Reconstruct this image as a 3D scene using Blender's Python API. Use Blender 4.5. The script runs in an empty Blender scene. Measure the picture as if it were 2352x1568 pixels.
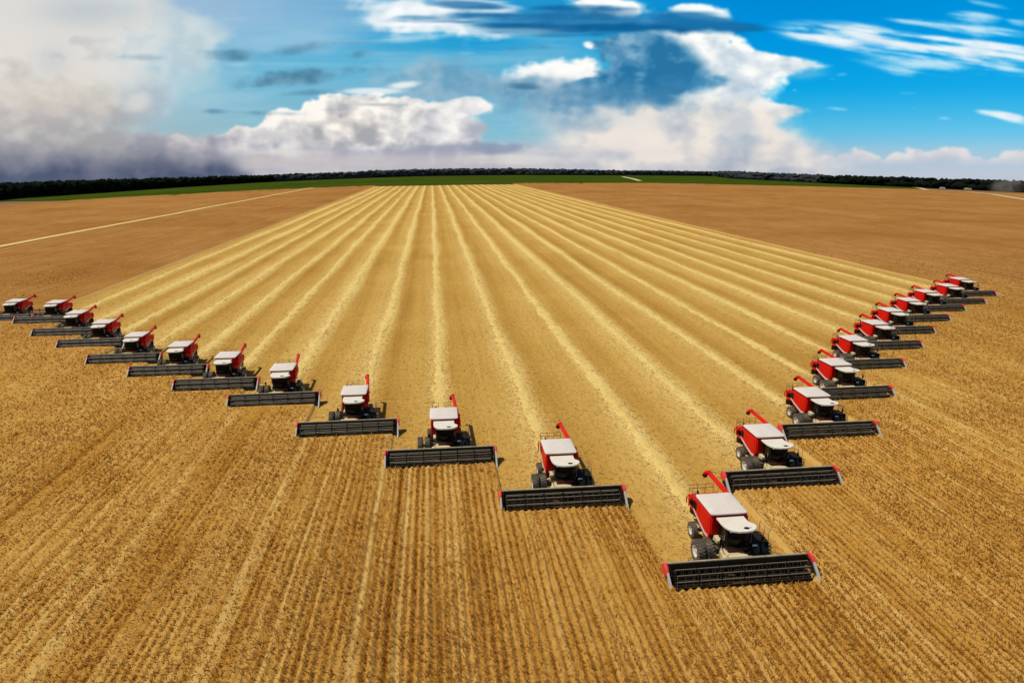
import bpy, bmesh, math, random
import numpy as np
from mathutils import Vector, Matrix
random.seed(7); rng = np.random.default_rng(11)
R = math.radians
S = bpy.context.scene
COL = S.collection
# ---------------------------------------------------------------- camera, light, exposure
CAM_H, PITCH, YAW = 32.0, 15.145, 6.789           # a drone 32 m up, looking a little right of the drilling direction (+Y)
FPX = 1500.0                                      # focal length for a 2352 px wide frame
cam = bpy.data.objects.new('camera', bpy.data.cameras.new('camera')); COL.objects.link(cam)
cam.location = (0, 0, CAM_H); cam.rotation_euler = (R(90-PITCH), 0, R(-YAW))
cam.data.sensor_width = 36; cam.data.lens = FPX/2352*36
cam.data.clip_start = 0.5; cam.data.clip_end = 60000
S.camera = cam
SUN_EL, SUN_AZ = 62.0, -84.0                      # azimuth from +Y, negative to the left
world = bpy.data.worlds.new('World'); S.world = world; world.use_nodes = True
wn = world.node_tree; wn.nodes.clear()
sky = wn.nodes.new('ShaderNodeTexSky'); sky.sky_type = 'NISHITA'; sky.sun_disc = False
sky.sun_elevation = R(SUN_EL); sky.sun_rotation = R(SUN_AZ); sky.altitude = 400; sky.air_density = 1.0; sky.dust_density = 1.0; sky.ozone_density = 2.0
bg = wn.nodes.new('ShaderNodeBackground'); bg.inputs['Strength'].default_value = 0.052
wo = wn.nodes.new('ShaderNodeOutputWorld')
wn.links.new(sky.outputs[0], bg.inputs[0]); wn.links.new(bg.outputs[0], wo.inputs[0])
sl = bpy.data.lights.new('sun', 'SUN'); sl.energy = 4.15; sl.angle = R(0.5); sl.color = (1.0, 0.95, 0.86)
so = bpy.data.objects.new('sun', sl); COL.objects.link(so)
sd = Vector((math.sin(R(SUN_AZ))*math.cos(R(SUN_EL)), math.cos(R(SUN_AZ))*math.cos(R(SUN_EL)), math.sin(R(SUN_EL))))
so.rotation_euler = sd.to_track_quat('Z', 'Y').to_euler(); so.location = sd*300
S.view_settings.view_transform = 'Standard'; S.view_settings.look = 'None'; S.view_settings.exposure = 0; S.view_settings.gamma = 1
S.cycles.max_bounces = 4; S.cycles.diffuse_bounces = 2; S.cycles.glossy_bounces = 2; S.cycles.transparent_max_bounces = 8; S.cycles.transmission_bounces = 2
S.cycles.caustics_reflective = False; S.cycles.caustics_refractive = False

# ---------------------------------------------------------------- measuring helpers (reading the place from the photograph)
_f, _p, _y = FPX, R(PITCH), R(YAW)
def ray(x, y):
    u, v = x-1176, y-784
    fw = _f*math.cos(_p)-v*math.sin(_p); up = -(v*math.cos(_p)+_f*math.sin(_p))
    return Vector((u*math.cos(_y)+fw*math.sin(_y), -u*math.sin(_y)+fw*math.cos(_y), up)).normalized()
def land(x, y):
    """height of the land: a broad flat ridge running forward that falls away gently on both sides"""
    x = np.asarray(x, float); y = np.asarray(y, float)
    t = x*math.cos(_y)-y*math.sin(_y)
    def fall(d, w=110.0):
        return np.where(d < -w, 0, np.where(d < w, (d+w)**2/(4*w), d))
    return -0.043*fall(-t-370)-0.031*fall(t-400)-0.013*fall(y-2900, 500.0)
def hit(x, y, h=0.0):
    """where the sight line of a photo point meets the land (raised by h)"""
    d = ray(x, y); t = np.geomspace(20, 30000, 6000); gap = CAM_H+d.z*t-land(d.x*t, d.y*t)-h
    k = max(1, int(np.argmax(gap <= 0))); q = t[k-1]+(t[k]-t[k-1])*gap[k-1]/max(1e-9, gap[k-1]-gap[k])
    return d.x*q, d.y*q

# ---------------------------------------------------------------- mesh and material helpers
def tag(o, label=None, cat=None, group=None, kind=None):
    if label: o['label'] = label
    if cat: o['category'] = cat
    if group: o['group'] = group
    if kind: o['kind'] = kind
    return o
def link(name, me, mat=None, parent=None):
    o = bpy.data.objects.new(name, me); COL.objects.link(o)
    if mat is not None: me.materials.append(mat)
    if parent is not None: o.parent = parent
    return o
def np_mesh(name, V, F, smooth=False):
    """mesh from arrays: V (n,3), F (m,3) or (m,4)"""
    me = bpy.data.meshes.new(name); V = np.asarray(V, np.float32); F = np.asarray(F, np.int32); k = F.shape[1]
    me.vertices.add(len(V)); me.vertices.foreach_set('co', V.ravel())
    me.loops.add(F.size); me.loops.foreach_set('vertex_index', F.ravel())
    me.polygons.add(len(F)); me.polygons.foreach_set('loop_start', np.arange(0, F.size, k, dtype=np.int32)); me.polygons.foreach_set('loop_total', np.full(len(F), k, np.int32))
    me.polygons.foreach_set('use_smooth', np.full(len(F), smooth))
    me.update(calc_edges=True); return me
def grid(xs, ys, zf):
    X, Y = np.meshgrid(xs, ys); Z = zf(X, Y); n, m = X.shape
    V = np.stack([X, Y, Z], -1).reshape(-1, 3); i = np.arange(n*m).reshape(n, m)
    F = np.stack([i[:-1, :-1], i[:-1, 1:], i[1:, 1:], i[1:, :-1]], -1).reshape(-1, 4)
    return V, F
def attr(me, name, vals):
    a = me.attributes.new(name, 'FLOAT', 'POINT'); a.data.foreach_set('value', np.asarray(vals, np.float32).ravel())

class NT:
    """small node-tree writer"""
    def __init__(s, name):
        s.m = bpy.data.materials.new(name); s.m.use_nodes = True; s.t = s.m.node_tree; s.t.nodes.clear()
        s.out = s.t.nodes.new('ShaderNodeOutputMaterial')
    def n(s, typ, **kw):
        nd = s.t.nodes.new(typ)
        for k, v in kw.items():
            if k.startswith('i_'):
                nd.inputs[k[2:].replace('_', ' ')].default_value = v
            else: setattr(nd, k, v)
        return nd
    def l(s, a, b): s.t.links.new(a, b)
    def pos(s, sx=1, sy=1, sz=1):
        g = s.n('ShaderNodeTexCoord'); mp = s.n('ShaderNodeMapping'); mp.inputs['Scale'].default_value = (sx, sy, sz); s.l(g.outputs['Object'], mp.inputs[0]); return mp.outputs[0]
    def noise(s, vec, scale, detail=4, rough=.55, dist=0):
        nd = s.n('ShaderNodeTexNoise', i_Scale=scale, i_Detail=detail, i_Roughness=rough, i_Distortion=dist); s.l(vec, nd.inputs['Vector']); return nd.outputs['Fac']
    def ramp(s, fac, *stops):
        nd = s.n('ShaderNodeValToRGB'); e = nd.color_ramp.elements
        while len(e) < len(stops): e.new(.5)
        for k, (p, c) in enumerate(stops): e[k].position = p; e[k].color = (*c, 1) if len(c) == 3 else c
        s.l(fac, nd.inputs[0]); return nd.outputs[0]
    def mix(s, fac, a, b, mode='MIX'):
        nd = s.n('ShaderNodeMix', data_type='RGBA', blend_type=mode)
        for sock, v in ((nd.inputs[0], fac), (nd.inputs[6], a), (nd.inputs[7], b)):
            if hasattr(v, 'is_output'): s.l(v, sock)
            elif isinstance(v, (int, float)): sock.default_value = v
            else: sock.default_value = (*v, 1)
        return nd.outputs[2]
    def math(s, op, a, b=0.0, c=None, clamp=False):
        nd = s.n('ShaderNodeMath', operation=op, use_clamp=clamp)
        for k, v in enumerate((a, b) if c is None else (a, b, c)):
            if hasattr(v, 'is_output'): s.l(v, nd.inputs[k])
            else: nd.inputs[k].default_value = v
        return nd.outputs[0]
    def attr(s, name):
        return s.n('ShaderNodeAttribute', attribute_name=name).outputs['Fac']
    def bsdf(s, col, rough=.6, metal=0, bump=None, bstr=.3, bdist=.05, coat=0, spec=.5, trans=None):
        b = s.n('ShaderNodeBsdfPrincipled')
        for sock, v in ((b.inputs['Base Color'], col), (b.inputs['Roughness'], rough)):
            if hasattr(v, 'is_output'): s.l(v, sock)
            elif isinstance(v, (int, float)): sock.default_value = v
            else: sock.default_value = (*v, 1)
        b.inputs['Metallic'].default_value = metal; b.inputs['Coat Weight'].default_value = coat; b.inputs['Coat Roughness'].default_value = .12
        b.inputs['Specular IOR Level'].default_value = spec
        if bump is not None:
            bp = s.n('ShaderNodeBump', i_Strength=bstr, i_Distance=bdist); s.l(bump, bp.inputs['Height']); s.l(bp.outputs[0], b.inputs['Normal'])
        s.l(b.outputs[0], s.out.inputs[0]); return b

def paint(name, col, rough=.4, coat=.0, metal=0, dirt=.25, dirtcol=(.30, .21, .11), scale=1.2, spec=.5):
    """machine paint or metal with dust lying on it"""
    t = NT(name); p = t.pos(); n = t.noise(p, scale, 6, .65); n2 = t.noise(p, scale*7, 4, .7)
    g = t.n('ShaderNodeNewGeometry'); sx = t.n('ShaderNodeSeparateXYZ'); t.l(g.outputs['Normal'], sx.inputs[0])
    up = t.math('MULTIPLY_ADD', sx.outputs[2], .35, .35, True)
    d = t.math('MULTIPLY', t.math('MULTIPLY_ADD', t.math('ADD', n, t.math('MULTIPLY', n2, .5)), 2.6, -1.35, True), t.math('ADD', up, .25), clamp=True)
    d = t.math('MULTIPLY', d, dirt*2, clamp=True)
    c = t.mix(d, col, dirtcol)
    c = t.mix(t.math('MULTIPLY', n2, .18), c, tuple(k*.55 for k in col))
    t.bsdf(c, t.math('MULTIPLY_ADD', d, .4, rough, True), metal, n2, .08, .02, coat, spec)
    return t.m
# ---------------------------------------------------------------- noise and the painting of the clouds
def _hash(ix, iy, s):
    n = (ix.astype(np.int64)*374761393 + iy.astype(np.int64)*668265263 + s*974711) & 0x7fffffff
    n = ((n ^ (n >> 13))*1274126177) & 0x7fffffff
    return ((n ^ (n >> 16)) & 0xffff)/65535.0
def vnoise(x, y, s=0):
    ix = np.floor(x); iy = np.floor(y); fx = x-ix; fy = y-iy
    fx = fx*fx*fx*(fx*(fx*6-15)+10); fy = fy*fy*fy*(fy*(fy*6-15)+10)
    a = _hash(ix, iy, s); b = _hash(ix+1, iy, s); c = _hash(ix, iy+1, s); d = _hash(ix+1, iy+1, s)
    return (a+(b-a)*fx)*(1-fy)+(c+(d-c)*fx)*fy
def fbm(x, y, s=0, o=5, g=0.5):
    t = 0; a = 1; w = 0
    for k in range(o):
        cx, sx = np.cos(0.6*k), np.sin(0.6*k)
        t = t+a*vnoise((x*cx-y*sx)*2**k+17.3*k, (x*sx+y*cx)*2**k-9.1*k, s+k*7); w += a; a *= g
    return t/w-0.5                                   # about -0.35 .. 0.35
def billow(x, y, s=0, o=5, g=0.55):
    t = 0; a = 1; w = 0
    for k in range(o):
        t = t+a*np.abs(2*vnoise(x*2**k+31.7*k, y*2**k+5.9*k, s+k*11)-1); w += a; a *= g
    return 1-t/w
def sst(e0, e1, v):
    t = np.clip((v-e0)/(e1-e0), 0, 1); return t*t*(3-2*t)

def paint_sky(X, Y):
    """colour (sRGB 0..1) of the sky; X, Y span 0..2352 and 0..430 over the part above the fields"""
    C = np.zeros(X.shape+(3,))
    xs = [0, 400, 700, 1200, 1750, 2352]; ys = [-120, 0, 100, 200, 300, 345, 400]
    G = np.array([
     [[150,180,205],[110,165,205],[70,150,205],[10,120,195],[0,115,200],[0,120,205]],
     [[175,190,205],[140,178,210],[85,165,212],[35,150,208],[0,138,214],[0,146,220]],
     [[205,210,212],[140,190,215],[80,172,215],[10,150,212],[0,150,225],[0,155,228]],
     [[205,205,205],[150,195,212],[105,186,214],[70,172,210],[10,164,228],[25,170,233]],
     [[190,188,188],[150,185,198],[140,192,208],[125,190,212],[95,190,228],[100,196,234]],
     [[150,150,160],[150,165,180],[165,180,195],[165,190,205],[135,192,218],[150,200,226]],
     [[82,94,116],[92,104,126],[175,172,178],[190,190,196],[180,190,202],[186,196,212]]], float)/255
    Xc = np.clip(X, 0, 2352); Yc = np.clip(Y, -120, 400)
    ix = np.clip(np.searchsorted(xs, Xc, side='right')-1, 0, len(xs)-2); iy = np.clip(np.searchsorted(ys, Yc, side='right')-1, 0, len(ys)-2)
    xa = np.array(xs, float); ya = np.array(ys, float)
    fx = ((Xc-xa[ix])/(xa[ix+1]-xa[ix])); fy = ((Yc-ya[iy])/(ya[iy+1]-ya[iy]))
    fx = fx*fx*(3-2*fx); fy = fy[..., None]; fx = fx[..., None]
    C = (G[iy, ix]*(1-fx)+G[iy, ix+1]*fx)*(1-fy)+(G[iy+1, ix]*(1-fx)+G[iy+1, ix+1]*fx)*fy
    def mix(m, col):
        nonlocal C
        col = np.array(col, float)
        if col.ndim == 1: col = col/255
        C = C*(1-m[..., None])+col*m[..., None]
    def lerp(a, b, t):
        return (np.array(a, float)*(1-t[..., None])+np.array(b, float)*t[..., None])/255
    soft1 = fbm(X/260, Y/120, 3); soft2 = fbm(X/120, Y/60, 11); fine = fbm(X/45, Y/32, 23, 6)
    wob = fbm(X/90, Y/70, 41, 6); wob2 = fbm(X/90+50, Y/70+20, 43, 6)
    st = fbm(X/230, Y/16, 61, 5); st2 = fbm(X/110, Y/7, 67, 4)
    bil = billow(X/75, Y/50, 5); bil2 = billow(X/38, Y/26, 9)
    def ell(cx, cy, rx, ry, rot=0, soft=0.3, w=0.5, k=None):
        c, s = np.cos(np.radians(rot)), np.sin(np.radians(rot))
        dx, dy = X-cx, Y-cy
        u = (dx*c+dy*s)/rx; v = (-dx*s+dy*c)/ry
        r = np.sqrt(u*u+v*v)+w*(wob if k is None else k)*2
        return 1-sst(1-soft, 1+soft, r)
    # --- thin veil high on the left, streaky
    mix(ell(640, 20, 330, 70, 4, .8, .9, st)*.55, (150,185,215))
    mix(ell(520, 45, 230, 60, 8, .9, .7)*.5, (165,195,220))
    mix(ell(760, 75, 260, 30, -4, .9, .9, st)*.35, (130,190,220))
    mix(ell(900, 160, 420, 60, -5, .9, .8, st)*.35, (120,185,215))
    mix(ell(800, 225, 330, 26, -4, .8, .8, st)*.4, (140,180,205))
    vl = sst(-.06, .22, fbm(X/330+3, Y/46, 131, 5)+.35*st2)*(1-sst(1150, 1500, X))*sst(380, 520, X)
    mix(vl*.30, (172,208,226))
    # --- bright patches at the top
    m = ell(990, 42, 150, 46, 6, .34, .75, wob*.8+st*.5+fine*.4)
    mix(m, lerp((205,222,235), (250,252,252), np.clip(.7+1.6*fine, 0, 1)))
    mix(ell(1120, 22, 90, 20, 8, .3, .8, st)*.9, (240,246,250))
    mix(ell(940, 88, 80, 14, -4, .5, .8, st)*.6, (205,228,240))
    mix(ell(1075, 12, 80, 9, 3, .5, .7, st)*.85, (50,120,170))
    mix(ell(955, 40, 45, 4, 2, .5, .6, st)*.7, (110,165,200))
    m = ell(1415, 16, 88, 25, 4, .3, .6, wob*.6+fine*1.1-.12*sst(0, 40, Y)+.05); mix(m, lerp((190,205,222), (255,255,252), np.clip(.85+2*fine-(Y-25)/60, 0, 1)))
    m = ell(1600, 27, 66, 17, 10, .32, .6, wob*.5+fine*1.1+st*.3); mix(m, (252,253,252))
    # --- long dark band across the top
    m = ell(1360, 52, 330, 26, 1.5, .35, .75, st*.8+wob*.5); mix(m*.95, lerp((15,95,150), (60,140,190), np.clip(.45+2.2*st+fine, 0, 1)))
    mix(ell(1600, 45, 95, 18, 6, .4, .6, st)*.85, (28,115,172))
    mix(ell(1190, 62, 130, 10, 3, .5, .8, st)*.8, (20,95,148))
    mix(ell(1190, 72, 80, 8, 0, .5, .7, st)*.5, (170,205,225))
    # --- pale clouds under the band
    mix(ell(1230, 155, 140, 50, -8, .8, .7)*.35, (150,195,220))
    # the great storm head: its ragged right edge, from the white anvil down to the horizon
    ry = [40, 72, 84, 100, 112, 122, 134, 152, 166, 178, 188, 204, 220, 236, 246, 258, 270, 292, 320, 345, 365, 400]
    rx = [1690, 1688, 1690, 1690, 1725, 1770, 1835, 1892, 1850, 1792, 1790, 1770, 1752, 1765, 1835, 1848, 1790, 1775, 1830, 1862, 1885, 1905]
    rgt = np.interp(Y, ry, rx)+fine*50+(bil2-.62)*30+wob2*26
    lft = np.interp(Y, [60, 75, 120, 200, 260, 300], [1450, 1470, 1500, 1500, 1450, 1300])+fine*40+wob*40
    sf = sst(225, 330, Y); soft_e = 10*sst(90, 140, Y)
    m = (1-sst(-10-50*sf-soft_e, 16+70*sf+soft_e, X-rgt))*sst(-10, 30, X-lft)*sst(66, 82, Y+fine*16+(X-1600)*.03)
    lit = np.clip(.80+1.5*fine+1.5*wob2+(bil-.6)*.8-np.clip((Y-190)/420, 0, 1), 0, 1)
    mix(m, lerp((176,198,216), (255,254,250), lit))
    mix(ell(1690, 205, 45, 40, 20, .8, .8, fine)*.4, (186,204,218)); mix(ell(1730, 145, 60, 16, 12, .8, .8, fine)*.4, (176,202,222)); mix(ell(1850, 168, 40, 12, -8, .8, .7, st)*.45, (150,200,230))
    mix(ell(1300, 186, 150, 30, -3, .7, .7, fine+wob)*.7, lerp((150,182,206), (206,216,224), np.clip(.5+2*fine, 0, 1)))
    m = ell(1275, 168, 130, 28, -5, .32, .65, wob*.5+fine*.9+(bil2-.62)*-.4); mix(m, lerp((215,222,228), (254,253,250), np.clip(.9+1.4*fine-(Y-170)/60, 0, 1)))
    m = ell(1358, 106, 14, 7, 15, .35, .5, fine); mix(m, (248,250,250))
    # --- soft grey-blue clouds left of the tower
    m = ell(1000, 185, 150, 38, 8, .6, .8, wob+.4*fine); mix(m*.75, lerp((110,160,190), (185,200,212), np.clip(.5+2.2*fine, 0, 1)))
    mix(ell(1110, 195, 110, 30, 6, .7, .7)*.45, (110,160,192))
    mix(ell(925, 196, 30, 7, -6, .6, .6)*.9, (238,242,244))
    # --- broad grey-white rain mass, down to the horizon
    mix(ell(1480, 250, 260, 44, 4, .7, .7)*.85*(1-sst(-10, 22, X-rgt)), lerp((140,174,200), (190,202,212), np.clip(.5+2*fine+soft2, 0, 1)))
    m = sst(205, 285, Y+soft2*60+fine*30-np.clip((1320-X)/6, 0, 60))*sst(1150, 1330, X+wob*90)*(1-sst(-10-50*sf, 22+70*sf, X-rgt))
    tt = np.clip(.58+1.5*soft2+1.1*fine-(Y-310)/240+np.exp(-((X-1500)/170)**2-((Y-312)/45)**2)*.5, 0, 1)
    mix(m*.95, lerp((170,180,196), (240,230,220), tt))
    mix(ell(1690, 290, 60, 34, 20, .8, .9, fine)*.45, (158,180,202))
    mix(ell(1150, 250, 60, 70, 0, .9, .5)*.3, (130,185,210))
    # --- the great dark blue mass in front of it
    dl = np.interp(Y, [70, 84, 100, 128, 148, 162, 176, 186, 200, 215, 240], [1420, 1392, 1372, 1366, 1378, 1362, 1366, 1310, 1285, 1270, 1262])+fine*44+(bil2-.62)*-40
    dr_ = np.interp(Y, [70, 84, 110, 140, 160, 172, 184, 196, 206, 225, 260], [1500, 1530, 1572, 1606, 1618, 1632, 1662, 1655, 1615, 1560, 1500])+14+fine*60+wob2*26
    m = sst(-10, 20, X-dl)*(1-sst(-30, 26, X-dr_+fine*60))*sst(70, 86, Y+fine*18)*(1-sst(216, 280, Y+soft2*50+fine*50+np.abs(X-1400)*.07))
    dk = np.clip(.34+.9*(billow(X/58+wob, Y/40+wob2, 25, 4)-.6)+1.3*fine+1.2*wob2+np.clip((110-Y)/110, 0, .3)-.35*np.exp(-((X-1500)/130)**2-((Y-190)/26)**2), 0, 1)
    mix(m, lerp((40,116,164), (134,178,206), np.clip(dk*1.25-.08, 0, 1)))
    mix(ell(1585, 188, 70, 15, 2, .4, .6, fine+st*.4)*.8, lerp((42,118,166), (84,154,194), np.clip(.4+2*fine, 0, 1)))
    mix(ell(1400, 225, 150, 26, -3, .9, .8, fine)*.5, (84,142,180))
    mix(ell(1260, 205, 110, 22, 4, .7, .8, fine+wob)*.6, lerp((90,145,178), (170,190,206), np.clip(.5+2*fine, 0, 1)))
    mix(ell(1205, 200, 42, 8, 3, .5, .6, st)*.8, (60,115,150))
    mix(ell(1345, 272, 120, 20, 3, .9, .9)*.45, (150,180,202))
    # --- the big cumulus left of centre
    tx = np.array([300,340,380,420,470,520,570,600,625,680,700,740,800,870,930,985,1000,1060,1105,1130,1128,1110,1128,1160,1195,1240])
    tx = np.array([300,330,370,410,450,500,545,585,602,612,640,690,700,745,800,870,930,985,1000,1060,1105,1129,1140,1160,1190,1230,1290,1360])
    ty = np.array([352,328,312,306,325,305,285,300,285,264,256,257,240,224,216,214,215,228,226,224,224,236,300,330,338,345,352,360])
    top = np.interp(X, tx, ty)
    bs = 1-sst(560, 640, X)*0
    edge = (Y-top)+(bil-.62)*34+(bil2-.62)*12+wob2*10
    m = sst(-2, 4, edge)*(1-sst(1080, 1330, X))*sst(290, 340, X)
    under = sst(240, 262, Y+wob*30)*sst(1050, 1092, X+wob*50+(Y-250)*-.3)       # the overhang on its right side
    m = m*(1-under*(1-sst(318, 345, Y+fine*20)))
    puff = (billow(X/60+wob*.8, Y/44+wob2*.8, 15, 4)-.6)*1.9+1.2*fine
    lit = np.clip(.95-(Y-top)/165+puff*.75, 0, 1)
    lit = lit*(1-.25*np.exp(-((X-985)/60)**2-((Y-282)/45)**2))*(1-.15*np.exp(-((X-690)/40)**2-((Y-300)/40)**2))
    colc = lerp((164,168,182), (254,250,243), lit)
    warmc = np.exp(-((X-790)/150)**2-((Y-285)/60)**2)
    colc = colc*(1-.4*warmc[..., None])+np.array([240,228,212])/255*.4*warmc[..., None]*(.75+.35*lit[..., None])
    left_dim = (1-sst(540, 640, X))[..., None]*.55
    colc = colc*(1-left_dim)+lerp((142,148,166), (206,199,200), np.clip(lit+.1, 0, 1))*left_dim
    mix(m, colc)
    # second lobe, lower right
    m = np.maximum.reduce([ell(1028, 304, 80, 38, 6, .2, .45, fine*1.3), ell(1078, 243, 58, 19, 2, .15, .4, fine*1.3)])
    lit2 = np.clip(.8+1.5*fine+(bil-.6)*1.0-(Y-258)/110, 0, 1)
    mix(m*.85, lerp((178,178,190), (250,247,243), lit2))
    mix(ell(880, 241, 65, 4, 1, .5, .5, st)*.75, (176,180,190))
    mix(ell(850, 210, 55, 7, 0, .5, .5, st)*.8, (244,246,246))
    mix(ell(770, 252, 28, 3, 1, .6, .5, st)*.5, (170,175,185))
    # --- low grey band and horizon murk
    m = sst(318, 365, Y+soft2*70+st*26)*(1-.75*sst(1150, 1420, X))*(1-sst(1850, 2150, X))
    mix(m*.7, lerp((166,168,184), (214,207,207), np.clip(.6+2.2*st+1.2*soft2, 0, 1)))
    mix(ell(1130, 340, 70, 12, 3, .5, .6, fine+st*.5)*.75, (128,146,172))
    mix(ell(1020, 341, 70, 8, 1, .6, .6, st)*.6, (150,156,176))
    mix(ell(900, 352, 180, 9, 0, .8, .8, st)*.5, (164,166,186))
    mix(ell(860, 372, 320, 14, 0, .8, .6, st)*.6, (204,196,196))
    # --- the storm wall on the left
    lx = np.interp(Y, [-60, 0, 60, 120, 190, 230, 300, 360, 420], [330, 380, 440, 430, 360, 320, 300, 330, 420])
    m = (1-sst(-90, 90, X-lx+soft1*190+fine*60+wob*130+soft2*120))
    litL = np.clip(.75-(Y-190)/230+1.2*soft2+1.0*fine+.5*(billow(X/150+wob, Y/90+wob2, 33, 4)-.6), 0, 1)
    colL = lerp((166,165,168), (226,222,216), litL)
    wm = np.exp(-((X-130)/190)**2-((Y-225)/60)**2)[..., None]*.55
    colL = colL*(1-wm)+np.array([226,214,200])/255*wm
    gm = (np.exp(-((X-200)/120)**2-((Y-25)/40)**2)*.6+np.exp(-((X-120)/40)**2-((Y-140)/40)**2)*.35)[..., None]
    colL = colL*(1-gm)+np.array([178,190,200])/255*gm
    mix(m*.95, colL)
    mix(ell(400, 130, 95, 90, 20, .55, .8, wob+.9*soft2+fine*.5)*.7, lerp((178,205,218), (216,226,228), np.clip(.5+2*fine+soft2, 0, 1)))
    mix(ell(345, 232, 40, 46, 30, .8, .8, fine)*.45, (166,174,186))
    mix(ell(290, 135, 80, 60, 0, .7, .7, wob)*.5, (222,224,222))
    mix(ell(318, 236, 28, 22, -25, .5, .6, fine)*.7, (222,218,214))
    mix(ell(440, 200, 60, 80, 10, .9, .6)*.3, (185,212,220))
    mix(ell(420, 330, 95, 22, -3, .5, .6, fine+wob)*.7, lerp((152,154,168), (206,198,200), np.clip(.6+2.5*fine-(Y-325)/50, 0, 1)))
    rain = vnoise(X/16, Y/400, 77)*.6+vnoise(X/45, Y/300, 79)*.8
    dk = sst(308, 396, Y+soft2*46+fine*10)*(1-sst(500, 610, X+wob*70+(Y-380)*-.3))
    mix(np.clip(dk*(.82+.24*rain), 0, 1), lerp((80,90,116), (128,130,146), np.clip(1.25-(Y-330)/62+fine*1.5, 0, 1)))
    mix(ell(225, 400, 34, 26, 25, .8, .6)*.4, (150,146,160))
    mix(ell(600, 375, 45, 16, -8, .6, .5, fine)*.7, (196,188,190))
    # --- dark lens-shaped scraps
    for cx, cy, rx, ry, rot, a in ((675,180,95,12,-6,.9),(545,128,52,11,3,.75),(690,112,48,8,-8,.5),(830,100,40,4,0,.5),(835,122,22,7,-12,.45),(495,256,28,4,2,.55),(600,258,60,3,0,.3),(700,214,70,5,-4,.5),(1235,110,40,3,1,.5),(1180,113,22,3,0,.45),(330,132,30,6,2,.3),(650,262,60,3,0,.3)):
        mix(ell(cx, cy, rx, ry, rot, .8, .8, st*.6+fine*1.0)*a, lerp((72,122,152), (120,160,182), np.clip(.45+2*fine, 0, 1)))
    mix(ell(545, 148, 26, 7, 0, .8, .6)*.4, (200,225,238))
    # --- high streaks on the right
    r7 = np.radians(7.5); U = X*np.cos(r7)+Y*np.sin(r7); V = -X*np.sin(r7)+Y*np.cos(r7)
    cir = fbm(U/210, V/13, 91, 6, .6)+.6*fbm(U/90, V/20, 95, 5)
    def streak(cx, cy, rx, ry, rot, a, lo=-.16, hi=.2):
        c, s = np.cos(np.radians(rot)), np.sin(np.radians(rot))
        u = ((X-cx)*c+(Y-cy)*s)/rx; v = (-(X-cx)*s+(Y-cy)*c)/ry
        f = np.clip(1-(u*u+v*v)**.8, 0, 1)
        mix(np.clip(sst(lo-.14, hi+.12, cir*1.15+f*.45-.30)*sst(0, .5, f)*a, 0, 1), lerp((190,215,236), (246,248,250), np.clip(.6+f*.4+fine, 0, 1)))
    streak(2060, 100, 330, 44, 7, .95, -.22, .16); streak(1930, 82, 170, 24, 3, .9, -.2, .16); streak(2260, 118, 210, 40, 9, .95, -.22, .14); streak(2130, 145, 200, 38, 4, .75, -.2, .2)
    streak(2200, 62, 200, 20, 8, .8, -.2, .18); streak(2240, 40, 80, 20, 4, .8, -.2, .18); streak(2310, 160, 130, 18, 9, .7, -.2, .18); streak(2270, 12, 60, 9, 12, .5); streak(2340, 52, 40, 12, 10, .6); streak(2060, 165, 70, 14, 10, .5)
    streak(2300, 265, 75, 13, 9, .9); streak(2330, 278, 60, 9, 14, .6); streak(1925, 175, 26, 8, -12, .6); streak(1825, 208, 8, 4, 10, .8); streak(1920, 250, 34, 5, 4, .6); streak(2170, 272, 20, 5, 5, .35); streak(2100, 248, 14, 4, 4, .3); streak(2085, 215, 26, 4, 3, .25)
    # --- small clouds on the right horizon
    hz = sst(300, 400, Y)*.5
    mix(hz*sst(1800, 2000, X)*.6, (200,206,218))
    ttop = np.interp(X, [1860,1900,1930,1965,2010,2030,2060,2090,2130,2180,2215,2235,2270,2310,2352,2420], [352,362,350,343,350,362,352,344,342,333,340,352,362,350,340,345])
    m = sst(-2, 6, (Y-ttop)-(bil2-.62)*22+fine*10)*(1-sst(352, 392, Y))*sst(1850, 1930, X)
    mix(m*.85, lerp((196,194,206), (238,226,222), np.clip(1-(Y-ttop)/42+1.5*fine, 0, 1)))
    return np.clip(C, 0, 1)

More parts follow.
